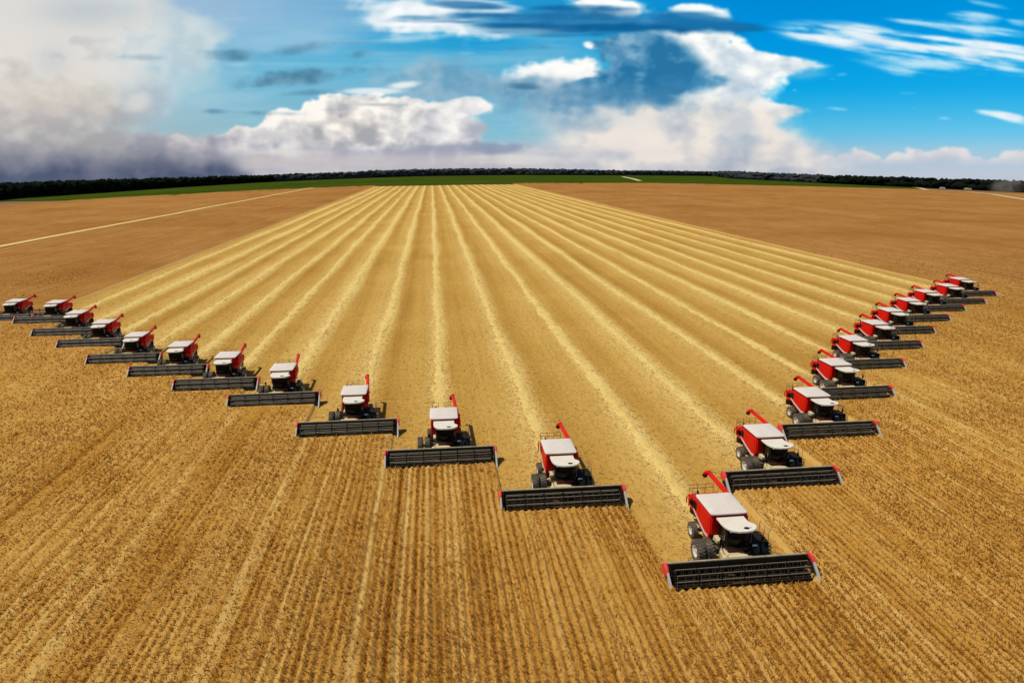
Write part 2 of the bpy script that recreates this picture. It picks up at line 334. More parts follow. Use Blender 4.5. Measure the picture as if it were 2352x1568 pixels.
# ---------------------------------------------------------------- the sky dome: clouds all round the horizon, 24 km away
def build_sky():
    fine = np.arange(-47, 47.01, .055); side = np.arange(47.5, 312.6, 1.0)
    A = np.radians(np.concatenate([fine, side, [313.0]]))                       # azimuth from the viewing direction
    E = np.radians(np.concatenate([np.arange(-5, 14.5, .055), np.arange(14.6, 46, .6)]))
    AA, EE = np.meshgrid(A, E)
    a = (np.degrees(AA)+180) % 360-180
    w = (a+43) % 172; a2 = np.where(w < 86, w-43, 129-w)                                             # beyond the picture the cloud bank repeats, mirrored
    e2 = np.minimum(EE, R(14)+.25*np.maximum(EE-R(14), 0))
    rx, ry, rz = np.sin(np.radians(a2))*np.cos(e2), np.cos(np.radians(a2))*np.cos(e2), np.sin(e2)
    fw = ry*math.cos(_p)-rz*math.sin(_p); up = ry*math.sin(_p)+rz*math.cos(_p)
    px, py = 1176+_f*rx/fw, 784-_f*up/fw
    C = sum(paint_sky(px+a_, py+b_) for a_, b_ in ((-2.4, -.8), (2.4, .8), (-.8, 1.9), (.8, -1.9)))/4     # cloud edges are never razor sharp
    lin = np.where(C <= .04045, C/12.92, ((C+.055)/1.055)**2.4)
    az = AA+_y; D = 24000.0
    V = np.stack([np.sin(az)*np.cos(EE)*D, np.cos(az)*np.cos(EE)*D, np.sin(EE)*D+CAM_H], -1)
    n, m = AA.shape; i = np.arange(n*m).reshape(n, m); j = np.concatenate([i, i[:, :1]], 1)
    F = np.stack([j[:-1, :-1], j[1:, :-1], j[1:, 1:], j[:-1, 1:]], -1).reshape(-1, 4)
    me = np_mesh('sky', V.reshape(-1, 3), F, True)
    ca = me.color_attributes.new('cloud_colour', 'FLOAT_COLOR', 'POINT')
    fade = 1-np.clip((np.degrees(EE)-26)/18, 0, 1)
    ca.data.foreach_set('color', np.concatenate([lin, fade[..., None]], -1).astype(np.float32).ravel())
    t = NT('sky_clouds'); at = t.n('ShaderNodeVertexColor', layer_name='cloud_colour')
    em = t.n('ShaderNodeEmission', i_Strength=1.0); t.l(at.outputs[0], em.inputs[0])
    tr = t.n('ShaderNodeBsdfTransparent'); mx = t.n('ShaderNodeMixShader'); t.l(at.outputs[1], mx.inputs[0]); t.l(tr.outputs[0], mx.inputs[1]); t.l(em.outputs[0], mx.inputs[2])
    t.l(mx.outputs[0], t.out.inputs[0]); t.m.cycles.emission_sampling = 'NONE'
    tag(link('sky', me, t.m), kind='structure')
build_sky()

# ---------------------------------------------------------------- the harvesters: centre of the header (X), cutter bar (Y)
HARV = [  # X, cutter bar Y, label
 (23.4, 41.9, 'largest and nearest red combine harvester, at the foot of the right arm of the V'),
 (34.8, 56.6, 'second red combine from the foot of the right arm, just behind the nearest one'),
 (47.0, 67.8, 'third red combine from the foot of the right arm'),
 (57.9, 79.8, 'fourth red combine from the foot of the right arm'),
 (68.9, 92.3, 'fifth red combine from the foot of the right arm'),
 (80.0, 102.4, 'sixth red combine from the foot of the right arm'),
 (90.2, 112.2, 'seventh red combine from the foot, fifth from the far end of the right arm'),
 (100.9, 121.2, 'fourth red combine from the far end of the right arm'),
 (111.7, 129.7, 'third red combine from the far end of the right arm'),
 (122.4, 136.1, 'second red combine from the far end of the right arm'),
 (132.8, 144.4, 'farthest red combine on the right, last and highest of the right arm'),
 (11.65, 55.2, 'red combine at the middle of the V, left of the largest one'),
 (0.05, 65.9, 'second red combine left of the largest one, facing the camera squarely'),
 (-11.15, 75.4, 'third red combine left of the largest one'),
 (-22.4, 86.8, 'fourth red combine left of the largest one, its auger over a long ground shadow'),
 (-32.4, 94.6, 'fifth red combine left of the largest one'),
 (-41.9, 102.4, 'sixth red combine from the left edge of the picture'),
 (-51.8, 110.3, 'fifth red combine from the left edge of the picture'),
 (-62.0, 121.3, 'fourth red combine from the left edge of the picture'),
 (-71.3, 130.6, 'third red combine from the left edge of the picture'),
 (-81.0, 142.0, 'second red combine from the left edge of the picture, partly behind its neighbour'),
 (-90.3, 144.4, 'leftmost red combine, against the left edge of the picture'),
]
MX = 0.4                                          # the machine sits a little off the middle of its header
HW = 6.0
# where the crop is already cut: for every x the nearest y at which stubble begins
def cut_line(x):
    ys = [c[1] for c in HARV[:-1] if abs(x-c[0]) <= HW-.15]
    return min(ys) if ys else None
ORD = sorted(HARV[:-1], key=lambda c: c[0])
XL, XR = ORD[0][0]-HW+.15, ORD[-1][0]+HW-.15
EDGES = sorted(set([XL, XR]+[c[0]-HW+.15 for c in ORD]+[c[0]+HW-.15 for c in ORD]))
STRIPS = []
for a, b in zip(EDGES[:-1], EDGES[1:]):
    if b-a > .01:
        y = cut_line((a+b)/2)
        if y is not None: STRIPS.append((a, b, y))
        else: STRIPS.append((a, b, min(cut_line(a-.05) or 1e9, cut_line(b+.05) or 1e9)))
def cut_y(x):
    """vectorised cut line; far beyond the field where nothing is cut"""
    x = np.asarray(x, float); out = np.full(x.shape, 1e6)
    for a, b, y in STRIPS: out = np.where((x >= a) & (x < b), y, out)
    return out
# far edge of the big field, and the edge of the woods, measured on the photograph
FIELD_EDGE = [hit(*p) for p in ((-420, 505), (-200, 480), (0, 462), (200, 458.5), (400, 448), (588, 438), (850, 427), (1000, 424.5), (1176, 421.5), (1450, 420.5), (1764, 427), (1968, 431.5), (2110, 435), (2240, 441))]+[(930, 900), (1050, 690), (1250, 480)]
def field_far(x):
    e = np.array(FIELD_EDGE); o = np.argsort(e[:, 0]); return np.interp(x, e[o, 0], e[o, 1])
print('field edge', [(round(a), round(b)) for a, b in FIELD_EDGE])

# ---------------------------------------------------------------- ground materials
def mat_ground():
    t = NT('bare_earth'); p = t.pos(); n = t.noise(p, .004, 6); n2 = t.noise(p, .05, 5)
    c = t.ramp(n, (.3, (.15, .062, .022)), (.5, (.19, .092, .036)), (.7, (.17, .11, .045)))
    c = t.mix(t.math('MULTIPLY', n2, .5), c, (.22, .12, .05)); sp_ = t.n('ShaderNodeSeparateXYZ'); t.l(p, sp_.inputs[0])
    c = t.mix(t.math('MULTIPLY_ADD', sp_.outputs[1], .004, t.math('MULTIPLY_ADD', n, 2.0, -7.8), True), c, (.030, .036, .020))       # scrub far behind the fields
    t.bsdf(c, .95, spec=.1); return t.m
def mat_stubble():
    t = NT('stubble_and_chaff'); p = t.pos()
    straw = t.attr('straw'); band = t.attr('band')
    rows = t.noise(t.pos(2.4, .035, 1), 1.0, 3, .6); rows2 = t.noise(t.pos(.55, .012, 1), 1.0, 3, .5)
    speck = t.noise(t.pos(1.0, .45, 1), 2.6, 5, .75); fine = t.noise(t.pos(1.0, .6, 1), 9.0, 4, .8); big = t.noise(p, .035, 4, .6)
    v = t.math('MULTIPLY_ADD', rows, .16, t.math('MULTIPLY', rows2, .22)); v = t.math('ADD', v, t.math('MULTIPLY', big, .30)); v = t.math('ADD', v, t.math('MULTIPLY', speck, .32)); v = t.math('ADD', v, band)
    c = t.ramp(v, (.30, (.32, .158, .026)), (.48, (.44, .245, .050)), (.66, (.54, .335, .088)), (.85, (.62, .42, .135)))
    # scattered chaff, thickest along each windrow
    ch = t.math('ADD', straw, t.math('MULTIPLY_ADD', speck, .9, -.45)); ch = t.math('MULTIPLY_ADD', ch, 1.35, -.18, True)
    c = t.mix(ch, c, (.68, .475, .165))
    c = t.mix(t.math('MULTIPLY_ADD', t.noise(t.pos(1.2, .5, 1), 1.3, 6, .8), 4.5, -2.25, True), c, t.mix(.6, c, (.17, .075, .012)))
    c = t.mix(t.math('MULTIPLY_ADD', fine, 4.5, -2.6, True), c, (.74, .56, .24))
    c = t.mix(t.math('MULTIPLY_ADD', fine, -5.0, 1.95, True), c, (.19, .085, .014))
    gw = t.math('MULTIPLY', t.math('MULTIPLY_ADD', t.noise(p, .085, 3, .6), 7.0, -4.55, True), t.math('MULTIPLY_ADD', fine, 2.5, -1.0, True))
    c = t.mix(t.math('MULTIPLY', gw, .55), c, (.26, .28, .03))
    t.bsdf(c, .9, 0, t.math('ADD', fine, t.math('MULTIPLY', rows, .8)), .5, .10, spec=0.0); return t.m
def crop_colour(t, dense=False):
    p = t.pos(); tram = t.attr('tram'); rown = t.attr('row')
    big = t.noise(p, .016, 5, .6, .6); mid = t.noise(t.pos(1, .5, 1), .16, 5, .7); tuft = t.noise(t.pos(1, .8, 1), 1.5, 6, .8); fine = t.noise(t.pos(1, .8, 1), 5.5, 5, .85)
    streak = t.noise(t.pos(.7, .015, 1), 1.0, 4, .6)
    v = t.math('MULTIPLY_ADD', tuft, .60, t.math('MULTIPLY', mid, .34)); v = t.math('ADD', v, t.math('MULTIPLY', fine, .38)); v = t.math('ADD', v, t.math('MULTIPLY', streak, .30)); v = t.math('ADD', v, t.math('MULTIPLY_ADD', rown, .17, .02))
    return t, v, big, tram, fine, tuft, mid
def mat_crop():
    t = NT('ripe_crop'); t, v, big, tram, fine, tuft, mid = crop_colour(t)
    c = t.ramp(v, (.42, (.18, .072, .009)), (.58, (.325, .145, .019)), (.73, (.44, .215, .036)), (.90, (.535, .30, .070)), (1.0, (.63, .41, .125)))
    c = t.mix(t.math('MULTIPLY_ADD', big, 3.2, -1.3, True), c, t.mix(.5, c, (.27, .100, .006)))
    c = t.mix(t.math('MULTIPLY_ADD', mid, 4.0, -2.5, True), c, t.mix(.35, c, (.16, .13, .02)))
    c = t.mix(t.attr('ripe'), c, t.mix(1.0, c, (.69, .60, .78), 'MULTIPLY'))      # far from the machines the crop is riper and browner
    c = t.mix(t.math('MULTIPLY', tram, .8), c, (.60, .40, .13))
    bmp = t.math('ADD', t.math('MULTIPLY', fine, .35), tuft)
    t.bsdf(c, .9, 0, bmp, .8, .25, spec=.0); return t.m
def leafy(t, c, k):
    """thin dry leaves let some light through"""
    b = t.bsdf(c, .85, spec=0.0); tl = t.n('ShaderNodeBsdfTranslucent'); t.l(c, tl.inputs[0]); mx = t.n('ShaderNodeMixShader'); mx.inputs[0].default_value = k
    t.l(b.outputs[0], mx.inputs[1]); t.l(tl.outputs[0], mx.inputs[2]); t.l(mx.outputs[0], t.out.inputs[0])
def mat_plants():
    t = NT('dry_stalks'); g = t.n('ShaderNodeNewGeometry'); r = g.outputs['Random Per Island']
    big = t.noise(t.pos(), .09, 4, .6)
    c = t.ramp(t.math('MULTIPLY_ADD', big, .5, t.math('MULTIPLY', r, .75)), (.12, (.32, .140, .019)), (.45, (.44, .212, .036)), (.7, (.54, .295, .066)), (.92, (.65, .42, .135)))
    c = t.mix(t.math('MULTIPLY_ADD', r, 40.0, -39.2, True), c, (.22, .22, .03))
    leafy(t, c, .72); return t.m
def mat_straw():
    t = NT('straw'); p = t.pos(); n = t.noise(t.pos(1, .5, 1), 3.2, 6, .8); m = t.noise(p, .35, 4, .6)
    c = t.ramp(t.math('MULTIPLY_ADD', n, .75, t.math('MULTIPLY', m, .35)), (.36, (.42, .25, .05)), (.52, (.62, .42, .115)), (.7, (.73, .54, .19)))
    t.bsdf(c, .9, 0, n, .9, .15, spec=.15); return t.m
def mat_green():
    t = NT('green_crop'); p = t.pos(); n = t.noise(p, .006, 5, .6); s = t.noise(t.pos(.004, .02, 1), 1, 4); 
    c = t.ramp(t.math('MULTIPLY_ADD', s, .5, t.math('MULTIPLY', n, .6)), (.35, (.026, .042, .004)), (.55, (.038, .060, .005)), (.75, (.062, .078, .009)))
    t.bsdf(c, .9, 0, t.noise(p, .4, 4), .5, .4, spec=.0); return t.m

# ---------------------------------------------------------------- ground, fields
M_GROUND, M_STUB, M_CROP, M_PLANT, M_STRAW, M_GREEN = mat_ground(), mat_stubble(), mat_crop(), mat_plants(), mat_straw(), mat_green()
def spaced(a, b, near, far_, pivot):
    """coordinates from a to b: step `near` within `pivot` of zero, growing outside"""
    v = [0.0]
    while v[-1] < max(abs(a), abs(b)): v.append(v[-1]+(near if v[-1] < pivot else max(near, (v[-1]-pivot)*far_+near)))
    v = np.array(v); v = np.concatenate([-v[:0:-1], v]); return np.unique(np.concatenate([v[(v > a) & (v < b)], [a, b]]))
gx = spaced(-14000, 14000, 20, .12, 900); gy = spaced(-3000, 15000, 20, .12, 2400)
V, F = grid(gx, gy, lambda X, Y: land(X, Y)-.02); tag(link('ground', np_mesh('ground', V, F, True), M_GROUND), kind='structure')

# stubble: the harvested swaths, with the chaff that lies along each machine's path
def wig(i, y): return .16*np.sin(y/19.0+i*1.7)+.08*np.sin(y/8.1+i*2.9)+.9*(vnoise(y/90.0, np.full_like(y, i*3.3), 5)-.5)+.4*(vnoise(y/24.0, np.full_like(y, i*5.3), 6)-.5)
xs = np.arange(XL-.2, XR+.4, .45); ys = np.concatenate([np.arange(34, 160, 1.2), np.arange(160, 400, 3.0), np.arange(400, 1110, 8.0)])
X, Y = np.meshgrid(xs, ys); straw = np.zeros_like(X); band = np.zeros_like(X)
for i, c in enumerate(ORD):
    d = X-(c[0]+MX+wig(i, Y)); w = 1.7+.3*math.sin(i*2.3)+.5*(vnoise(Y/18, X*0+i*2.0, 21)-.5)
    straw = np.maximum(straw, (np.exp(-(d/w)**2)*.72+.17*np.exp(-((d+2.2)/2.6)**2))*(.9+.1*math.sin(i*1.3))*(.75+.5*vnoise(Y/26, X*0+i*4.0, 22)))
    band += -np.exp(-((d-3.3)/1.7)**2)*(.03+.08*((i*7) % 5)/4)+np.exp(-((d+3.3)/1.9)**2)*(.02+.07*((i*5) % 4)/3)
straw += .16*np.clip(vnoise(X/9, Y/40, 8)-.35, 0, 1)
V, F = grid(xs, ys, lambda X, Y: np.zeros_like(X)+.03)
cY = cut_y(xs); keep = (Y[1:, 1:] > np.minimum(cY[None, 1:], cY[None, :-1])-1.5).ravel() & (Y[1:, 1:] < field_far(X[1:, 1:])+2).ravel()
me = np_mesh('stubble', V, F[keep], False); attr(me, 'straw', straw); attr(me, 'band', band)
tag(link('stubble_field', me, M_STUB), kind='structure')

# tramlines and pale rows seen in the standing crop: (x, half width, strength)
TRAM = [(hit(px, py, .6)[0], w, s) for px, py, w, s in ((440, 1562, .26, 1.0), (592, 1560, .20, .65), (800, 1562, .30, .95), (905, 1562, .30, 1.0), (640, 1562, .15, .35), (980, 1562, .15, .4), (1075, 1560, .15, .35),
        (1770, 1562, .25, .6), (1640, 1440, .16, .55), (1860, 1540, .16, .5), (1985, 1440, .2, .4), (2230, 1400, .2, .45), (2200, 975, .32, .8), (2200, 935, .25, .45), (230, 1330, .2, .3), (60, 1500, .2, .3), (1330, 1562, .14, .3), (1200, 1562, .12, .35), (1265, 1562, .12, .4), (1395, 1562, .13, .4), (1460, 1562, .14, .5), (1130, 1562, .13, .4), (1590, 1562, .14, .45), (1700, 1562, .15, .5), (715, 1562, .13, .35), (530, 1562, .13, .3), (330, 1562, .18, .4), (1930, 1562, .16, .4), (2100, 1562, .2, .4))]
DARK = [(hit(px, py, .6)[0], w, s) for px, py, w, s in ((120, 1100, .5, .9), (560, 1400, .3, .6), (880, 1562, .2, .8), (945, 1562, .16, .8), (300, 1400, .35, .5), (1005, 1562, .14, .5), (1120, 1562, .15, .5), (2000, 1200, .5, .35))]
def tram_at(x, y, coarse=False):
    t = np.zeros_like(x)
    for i, (c, w, s) in enumerate(TRAM):
        d = x-c-.06*np.sin(y/5.1+i)-.03*np.sin(y/1.3+i*2)
        t = np.maximum(t, s*np.exp(-(d/(w*1.1))**2)*np.clip(.9*vnoise(y/2.6, np.full_like(y, i*5.0), 3)+.5, 0, 1))
    return t
ROW = .62
def rowamp(x, y): return (.35+.65*sst(-26, 2, x+14*(vnoise(x/25, y/40, 51)-.5)))*(1-.75*sst(62, 84, y))*np.clip(.25+1.2*vnoise(x/2.3, y/9, 53), .3, 1.3)
rowr = rng.random(4000)
def row_at(x, y):
    k = np.round(x/ROW).astype(int)+2000; r = rowr[np.clip(k, 0, 3999)]-.5
    for c, w, s in DARK: r = r-1.6*s*np.exp(-((x-c)/w)**2)
    return r
CV, CF, CT, CR, CP = [], [], [], [], []; coff = 0
def ripe_at(x, y): return sst(95, 260, np.hypot(x-20, y)+60*fbm(x/90, y/90, 71, 3))
def crop_patch(xs, y0, y1, sv, relief, lean=0.0):
    """standing crop between y0(x) and y1(x)"""
    global coff
    X = np.repeat(xs[None], len(sv), 0); Y = y0[None]+(y1-y0)[None]*sv[:, None]
    Z = land(X, Y)+.50
    Z = Z+.35*fbm(X/9, Y/14, 37, 4)
    if relief:
        fd = (1-sst(64, 83.5, Y))*(1-sst(66, 83.5, X))*sst(-65.5, -52, X)*sst(12, 16, Y)
        Z = Z+fd*(.12*np.cos((X/ROW+.5*(vnoise(X/2, Y/7, 57)-.5))*2*np.pi)*rowamp(X, Y)+.17*fbm(X*1.7, Y*.9, 31, 4)-.1*np.clip(-row_at(X, Y), 0, 1))
    n, m = X.shape; i = np.arange(n*m).reshape(n, m)+coff
    CV.append(np.stack([X, Y, Z], -1).reshape(-1, 3)); CF.append(np.stack([i[:-1, :-1], i[:-1, 1:], i[1:, 1:], i[1:, :-1]], -1).reshape(-1, 4))
    CT.append(tram_at(X, Y).ravel()); CR.append((row_at(X, Y) if relief else row_at(X, Y)*.6).ravel()); CP.append(ripe_at(X, Y).ravel()); coff += n*m
    for e, o_ in ((i[:, 0][::-1], -.3), (i[:, -1], max(.3, lean)), (i[0], 0), (i[-1][::-1], 0)):     # the crop's standing sides, sloped and coloured paler to offset their shade
        P = np.stack([X.ravel()[e-i[0, 0]], Y.ravel()[e-i[0, 0]], Z.ravel()[e-i[0, 0]]], -1); q = P.copy(); q[:, 0] += o_; q[:, 2] = land(P[:, 0], P[:, 1])-.03; ne = len(e); k = np.arange(ne)+coff
        CV.append(np.concatenate([P, q])); CF.append(np.stack([k[:-1]+ne, k[1:]+ne, k[1:], k[:-1]], -1)); CT.append(np.full(2*ne, .6)); CR.append(np.zeros(2*ne)); CP.append(np.tile(ripe_at(P[:, 0], P[:, 1]), 2)); coff += 2*ne
        CV.append(q); CF.append(np.stack([e[:-1], e[1:], k[1:], k[:-1]], -1)); CT.append(np.full(len(e), .3)); CR.append(np.zeros(len(e))); CP.append(ripe_at(P[:, 0], P[:, 1])); coff += len(e)
YN0, YN1, XN0, XN1 = 12.0, 84.0, -66.0, 84.0     # the near zone with modelled rows
def ramp_s(n, k=1.0): return np.linspace(0, 1, n)**k
crop_patch(np.linspace(-900, 900, 120), np.full(120, -90.0), np.full(120, YN0), ramp_s(10), False)
for a, b, y in STRIPS:
    y = y-.45
    segs = sorted({a, b} | ({XN0} if a < XN0 < b else set()) | ({XN1} if a < XN1 < b else set()))
    for p, q in zip(segs[:-1], segs[1:]):
        near = p >= XN0-1e-6 and q <= XN1+1e-6
        if near:
            n = max(2, int((q-p)/.125)+1); xs = np.linspace(p, q, n); ye = min(y, YN1)
            crop_patch(xs, np.full(n, YN0), np.full(n, ye), np.linspace(0, 1, int((ye-YN0)/.34)+2), True)
            if y > YN1: n2 = max(2, int((q-p)/.5)+1); xs = np.linspace(p, q, n2); crop_patch(xs, np.full(n2, YN1), np.full(n2, y), np.linspace(0, 1, int((y-YN1)/1.5)+2), False)
        else:
            n2 = max(2, int((q-p)/.5)+1); xs = np.linspace(p, q, n2); crop_patch(xs, np.full(n2, YN0), np.full(n2, y), np.linspace(0, 1, int((y-YN0)/1.5)+2), False)
LX = HARV[-1][0]; LY = HARV[-1][1]
def side_patch(x0, x1, n, k, flip=False, ylo=YN0):
    s = np.linspace(0, 1, n)**k; xs = (x1-(x1-x0)*s)[::-1] if flip else x0+(x1-x0)*s
    crop_patch(xs, np.full(n, ylo), field_far(xs), np.linspace(0, 1, 260)**2.2, False)
# left of the cut land; the leftmost machine has only begun its swath
l0, l1 = LX-HW+.15, XL
crop_patch(np.linspace(l0, l1, 20), np.full(20, YN0), np.full(20, LY), np.linspace(0, 1, 90), False)
crop_patch(np.linspace(l0, l1, 20), np.full(20, LY+12.5), field_far(np.linspace(l0, l1, 20)), np.linspace(0, 1, 160)**2, False, 1.3)
side_patch(-900, l0, 420, 2.0, True); side_patch(XR, 1250, 480, 2.0)
me = np_mesh('ripe_crop', np.concatenate(CV), np.concatenate(CF), True); attr(me, 'tram', np.concatenate(CT)); attr(me, 'row', np.concatenate(CR)); attr(me, 'ripe', np.concatenate(CP))
tag(link('ripe_crop', me, M_CROP), 'golden brown standing crop in long drilled rows around the machines', 'crop', kind='stuff')

# single stalks and leaves standing up out of the nearer crop
def plants():
    n = 640000; y = 16.5*(270/16.5)**rng.random(n); x = .12*y+rng.uniform(-1, 1, n)*(18+1.12*y)
    x = np.where(rng.random(n) < .88, np.round(x/ROW)*ROW+rng.normal(0, .085, n), x)
    c = cut_y(x)-.45; c = np.where(((x < XL) & (x > l0)), LY-.45, c); ok = (y < c-.15) & (rng.random(n) > sst(90, 265, y)) & (rng.random(n) > tram_at(x, y)*.75)
    x, y = x[ok], y[ok]; n = len(x); k = np.clip(y/34, .6, 6)
    w = .050*k**.8*rng.uniform(.6, 1.5, n); h = .25*k**.22*rng.uniform(.6, 1.4, n)
    th = rng.uniform(0, 2*np.pi, n); ln = rng.uniform(.5, 1.35, n); la = rng.uniform(0, 2*np.pi, n)
    base = np.stack([x, y, .47+.10*np.cos(x/ROW*2*np.pi)*rowamp(x, y)+rng.normal(0, .04, n)], -1)
    dr = np.stack([np.sin(ln)*np.cos(la), np.sin(ln)*np.sin(la), np.cos(ln)], -1)*h[:, None]
    side = np.cross(dr, np.array([0, 0, 1.0])); side /= np.linalg.norm(side, axis=1)[:, None]; side = (side+rng.normal(0, .25, (n, 3)))*w[:, None]*.5
    V = np.stack([base-side, base+side, base+dr+side*.5, base+dr-side*.5], 1).reshape(-1, 3)
    F = np.arange(4*n).reshape(-1, 4)
    tag(link('crop_stalks', np_mesh('crop_stalks', V, F), M_PLANT), 'dry leaves and stalks standing out of the nearer crop rows', 'crop stalks', kind='stuff')
    # loose straw and cut stubble on the harvested land, thickest along the windrows
    n = 110000; i = rng.integers(0, len(ORD), n); cx = np.array([c[0] for c in ORD])[i]; cy = np.array([c[1] for c in ORD])[i]
    y = cy+3+170*rng.random(n)**2.6; wg = np.zeros(n)
    for k in range(len(ORD)): wg = np.where(i == k, wig(k, y), wg)
    x = np.where(rng.random(n) < .5, cx+MX+wg+rng.normal(0, 1.25, n), cx+rng.uniform(-6, 6, n)); ok = y > cut_y(x)+.4; x, y = x[ok], y[ok]; n = len(x)
    th = rng.uniform(0, 2*np.pi, n); L = rng.uniform(.10, .26, n)*(1+y/200); w = L*rng.uniform(.16, .35, n); tl = rng.uniform(.02, .28, n)
    d = np.stack([np.cos(th)*np.cos(tl), np.sin(th)*np.cos(tl), np.sin(tl)], -1)*L[:, None]; sd_ = np.stack([-np.sin(th), np.cos(th), np.zeros(n)], -1)*w[:, None]*.5
    b = np.stack([x, y, rng.uniform(.03, .10, n)], -1)
    V = np.stack([b-sd_, b+sd_, b+d+sd_, b+d-sd_], 1).reshape(-1, 3)
    t = NT('loose_straw'); g = t.n('ShaderNodeNewGeometry')
    leafy(t, t.ramp(g.outputs['Random Per Island'], (.1, (.40, .225, .048)), (.5, (.53, .335, .09)), (.9, (.66, .47, .165))), .4)
    tag(link('loose_straw', np_mesh('loose_straw', V, np.arange(4*n).reshape(-1, 4)), t.m), 'cut straw strewn over the stubble between the windrows', 'straw', kind='stuff')
plants()

# windrows: a low ridge of straw behind every machine
def windrow(i, c, last):
    y = np.concatenate([np.arange(c[1]+11.5, 220, 1.0), np.arange(220, 500, 4.0), np.arange(500, 1090, 14.0)])
    if last: y = np.arange(c[1]+10.5, c[1]+14.6, .5)
    u = np.linspace(-1, 1, 9); Y, U = np.meshgrid(y, u, indexing='ij')
    wd = .85*(1+.8*(vnoise(Y/2.2, U*0+i, 14)-.5)+.4*(vnoise(Y/13, U*0+i, 15)-.5))
    X = c[0]+MX+wig(i, Y)+U*wd+.5*(vnoise(Y/1.1, U*2+i*3, 12)-.5)
    end = np.clip(np.minimum(Y-y[0], 3)/3, 0, 1)
    Z = .025+(.12*(1-U*U)*(1+1.1*(vnoise(Y/.9, U*3+i*2, 13)-.5)))*end
    n, m = X.shape; k = np.arange(n*m).reshape(n, m); F = np.stack([k[:-1, :-1], k[1:, :-1], k[1:, 1:], k[:-1, 1:]], -1).reshape(-1, 4)
    o = link('straw_windrow', np_mesh('straw_windrow', np.stack([X, Y, Z], -1).reshape(-1, 3), F[:, ::-1], True), M_STRAW)
    return tag(o, 'pale straw windrow behind the '+c[2].split(',')[0].replace('combine harvester', 'combine').replace('red ', ''), 'windrow', 'straw windrows running back across the stubble')
for i, c in enumerate(ORD): windrow(i, c, False)

# the pale lane through the crop on the left
y = np.linspace(30, 1085, 260); w = 1.9
tx = hit(0, 570)[0]+(hit(700, 436)[0]-hit(0, 570)[0])*np.clip((y-hit(0, 570)[1])/(hit(700, 436)[1]-hit(0, 570)[1]), -.3, 1.1)+.5*np.sin(y/31)
V = np.concatenate([np.stack([tx-w, y, land(tx, y)+.72], -1), np.stack([tx+w, y, land(tx, y)+.72], -1)]); k = np.arange(len(y)-1); n = len(y)
ok = y[1:] < field_far(tx[1:])
tag(link('field_lane', np_mesh('field_lane', V, np.stack([k, k+n, k+n+1, k+1], -1)[ok]), M_STRAW), kind='structure')

# green crop beyond, and dark woods behind it
WOOD_EDGE = [(-420, 507), (-200, 481), (0, 459.5), (200, 446), (400, 432), (588, 420), (800, 411), (1000, 404.5), (1176, 402.5), (1450, 403.5), (1764, 407), (1968, 416), (2060, 427), (2112, 433.5)]
fx = [-420, -200, 0, 200, 400, 588, 850, 1000, 1176, 1450, 1764, 1968, 2110]; fy = [505, 480, 462, 458.5, 448, 438, 427, 424.5, 421.5, 420.5, 427, 431.5, 435]
pxs = np.linspace(-420, 2112, 120); near_e, far_g = [], []
for px in pxs:
    y0 = np.interp(px, fx, fy)+1.5; y1 = np.interp(px, [p[0] for p in WOOD_EDGE], [p[1] for p in WOOD_EDGE])-.6
    near_e.append(hit(px, y0)); far_g.append(hit(px, min(y1, y0-.2)))
near_e, far_g = np.array(near_e), np.array(far_g)
rows = []
for s in np.linspace(0, 1, 26):
    q = near_e+(far_g-near_e)*s; rows.append(np.concatenate([q, (land(q[:, 0], q[:, 1])+.45)[:, None]], 1))
V = np.array(rows); n, m = V.shape[:2]; k = np.arange(n*m).reshape(n, m)
tag(link('green_field', np_mesh('green_field', V.reshape(-1, 3), np.stack([k[:-1, :-1], k[:-1, 1:], k[1:, 1:], k[1:, :-1]], -1).reshape(-1, 4)), M_GREEN), kind='structure')

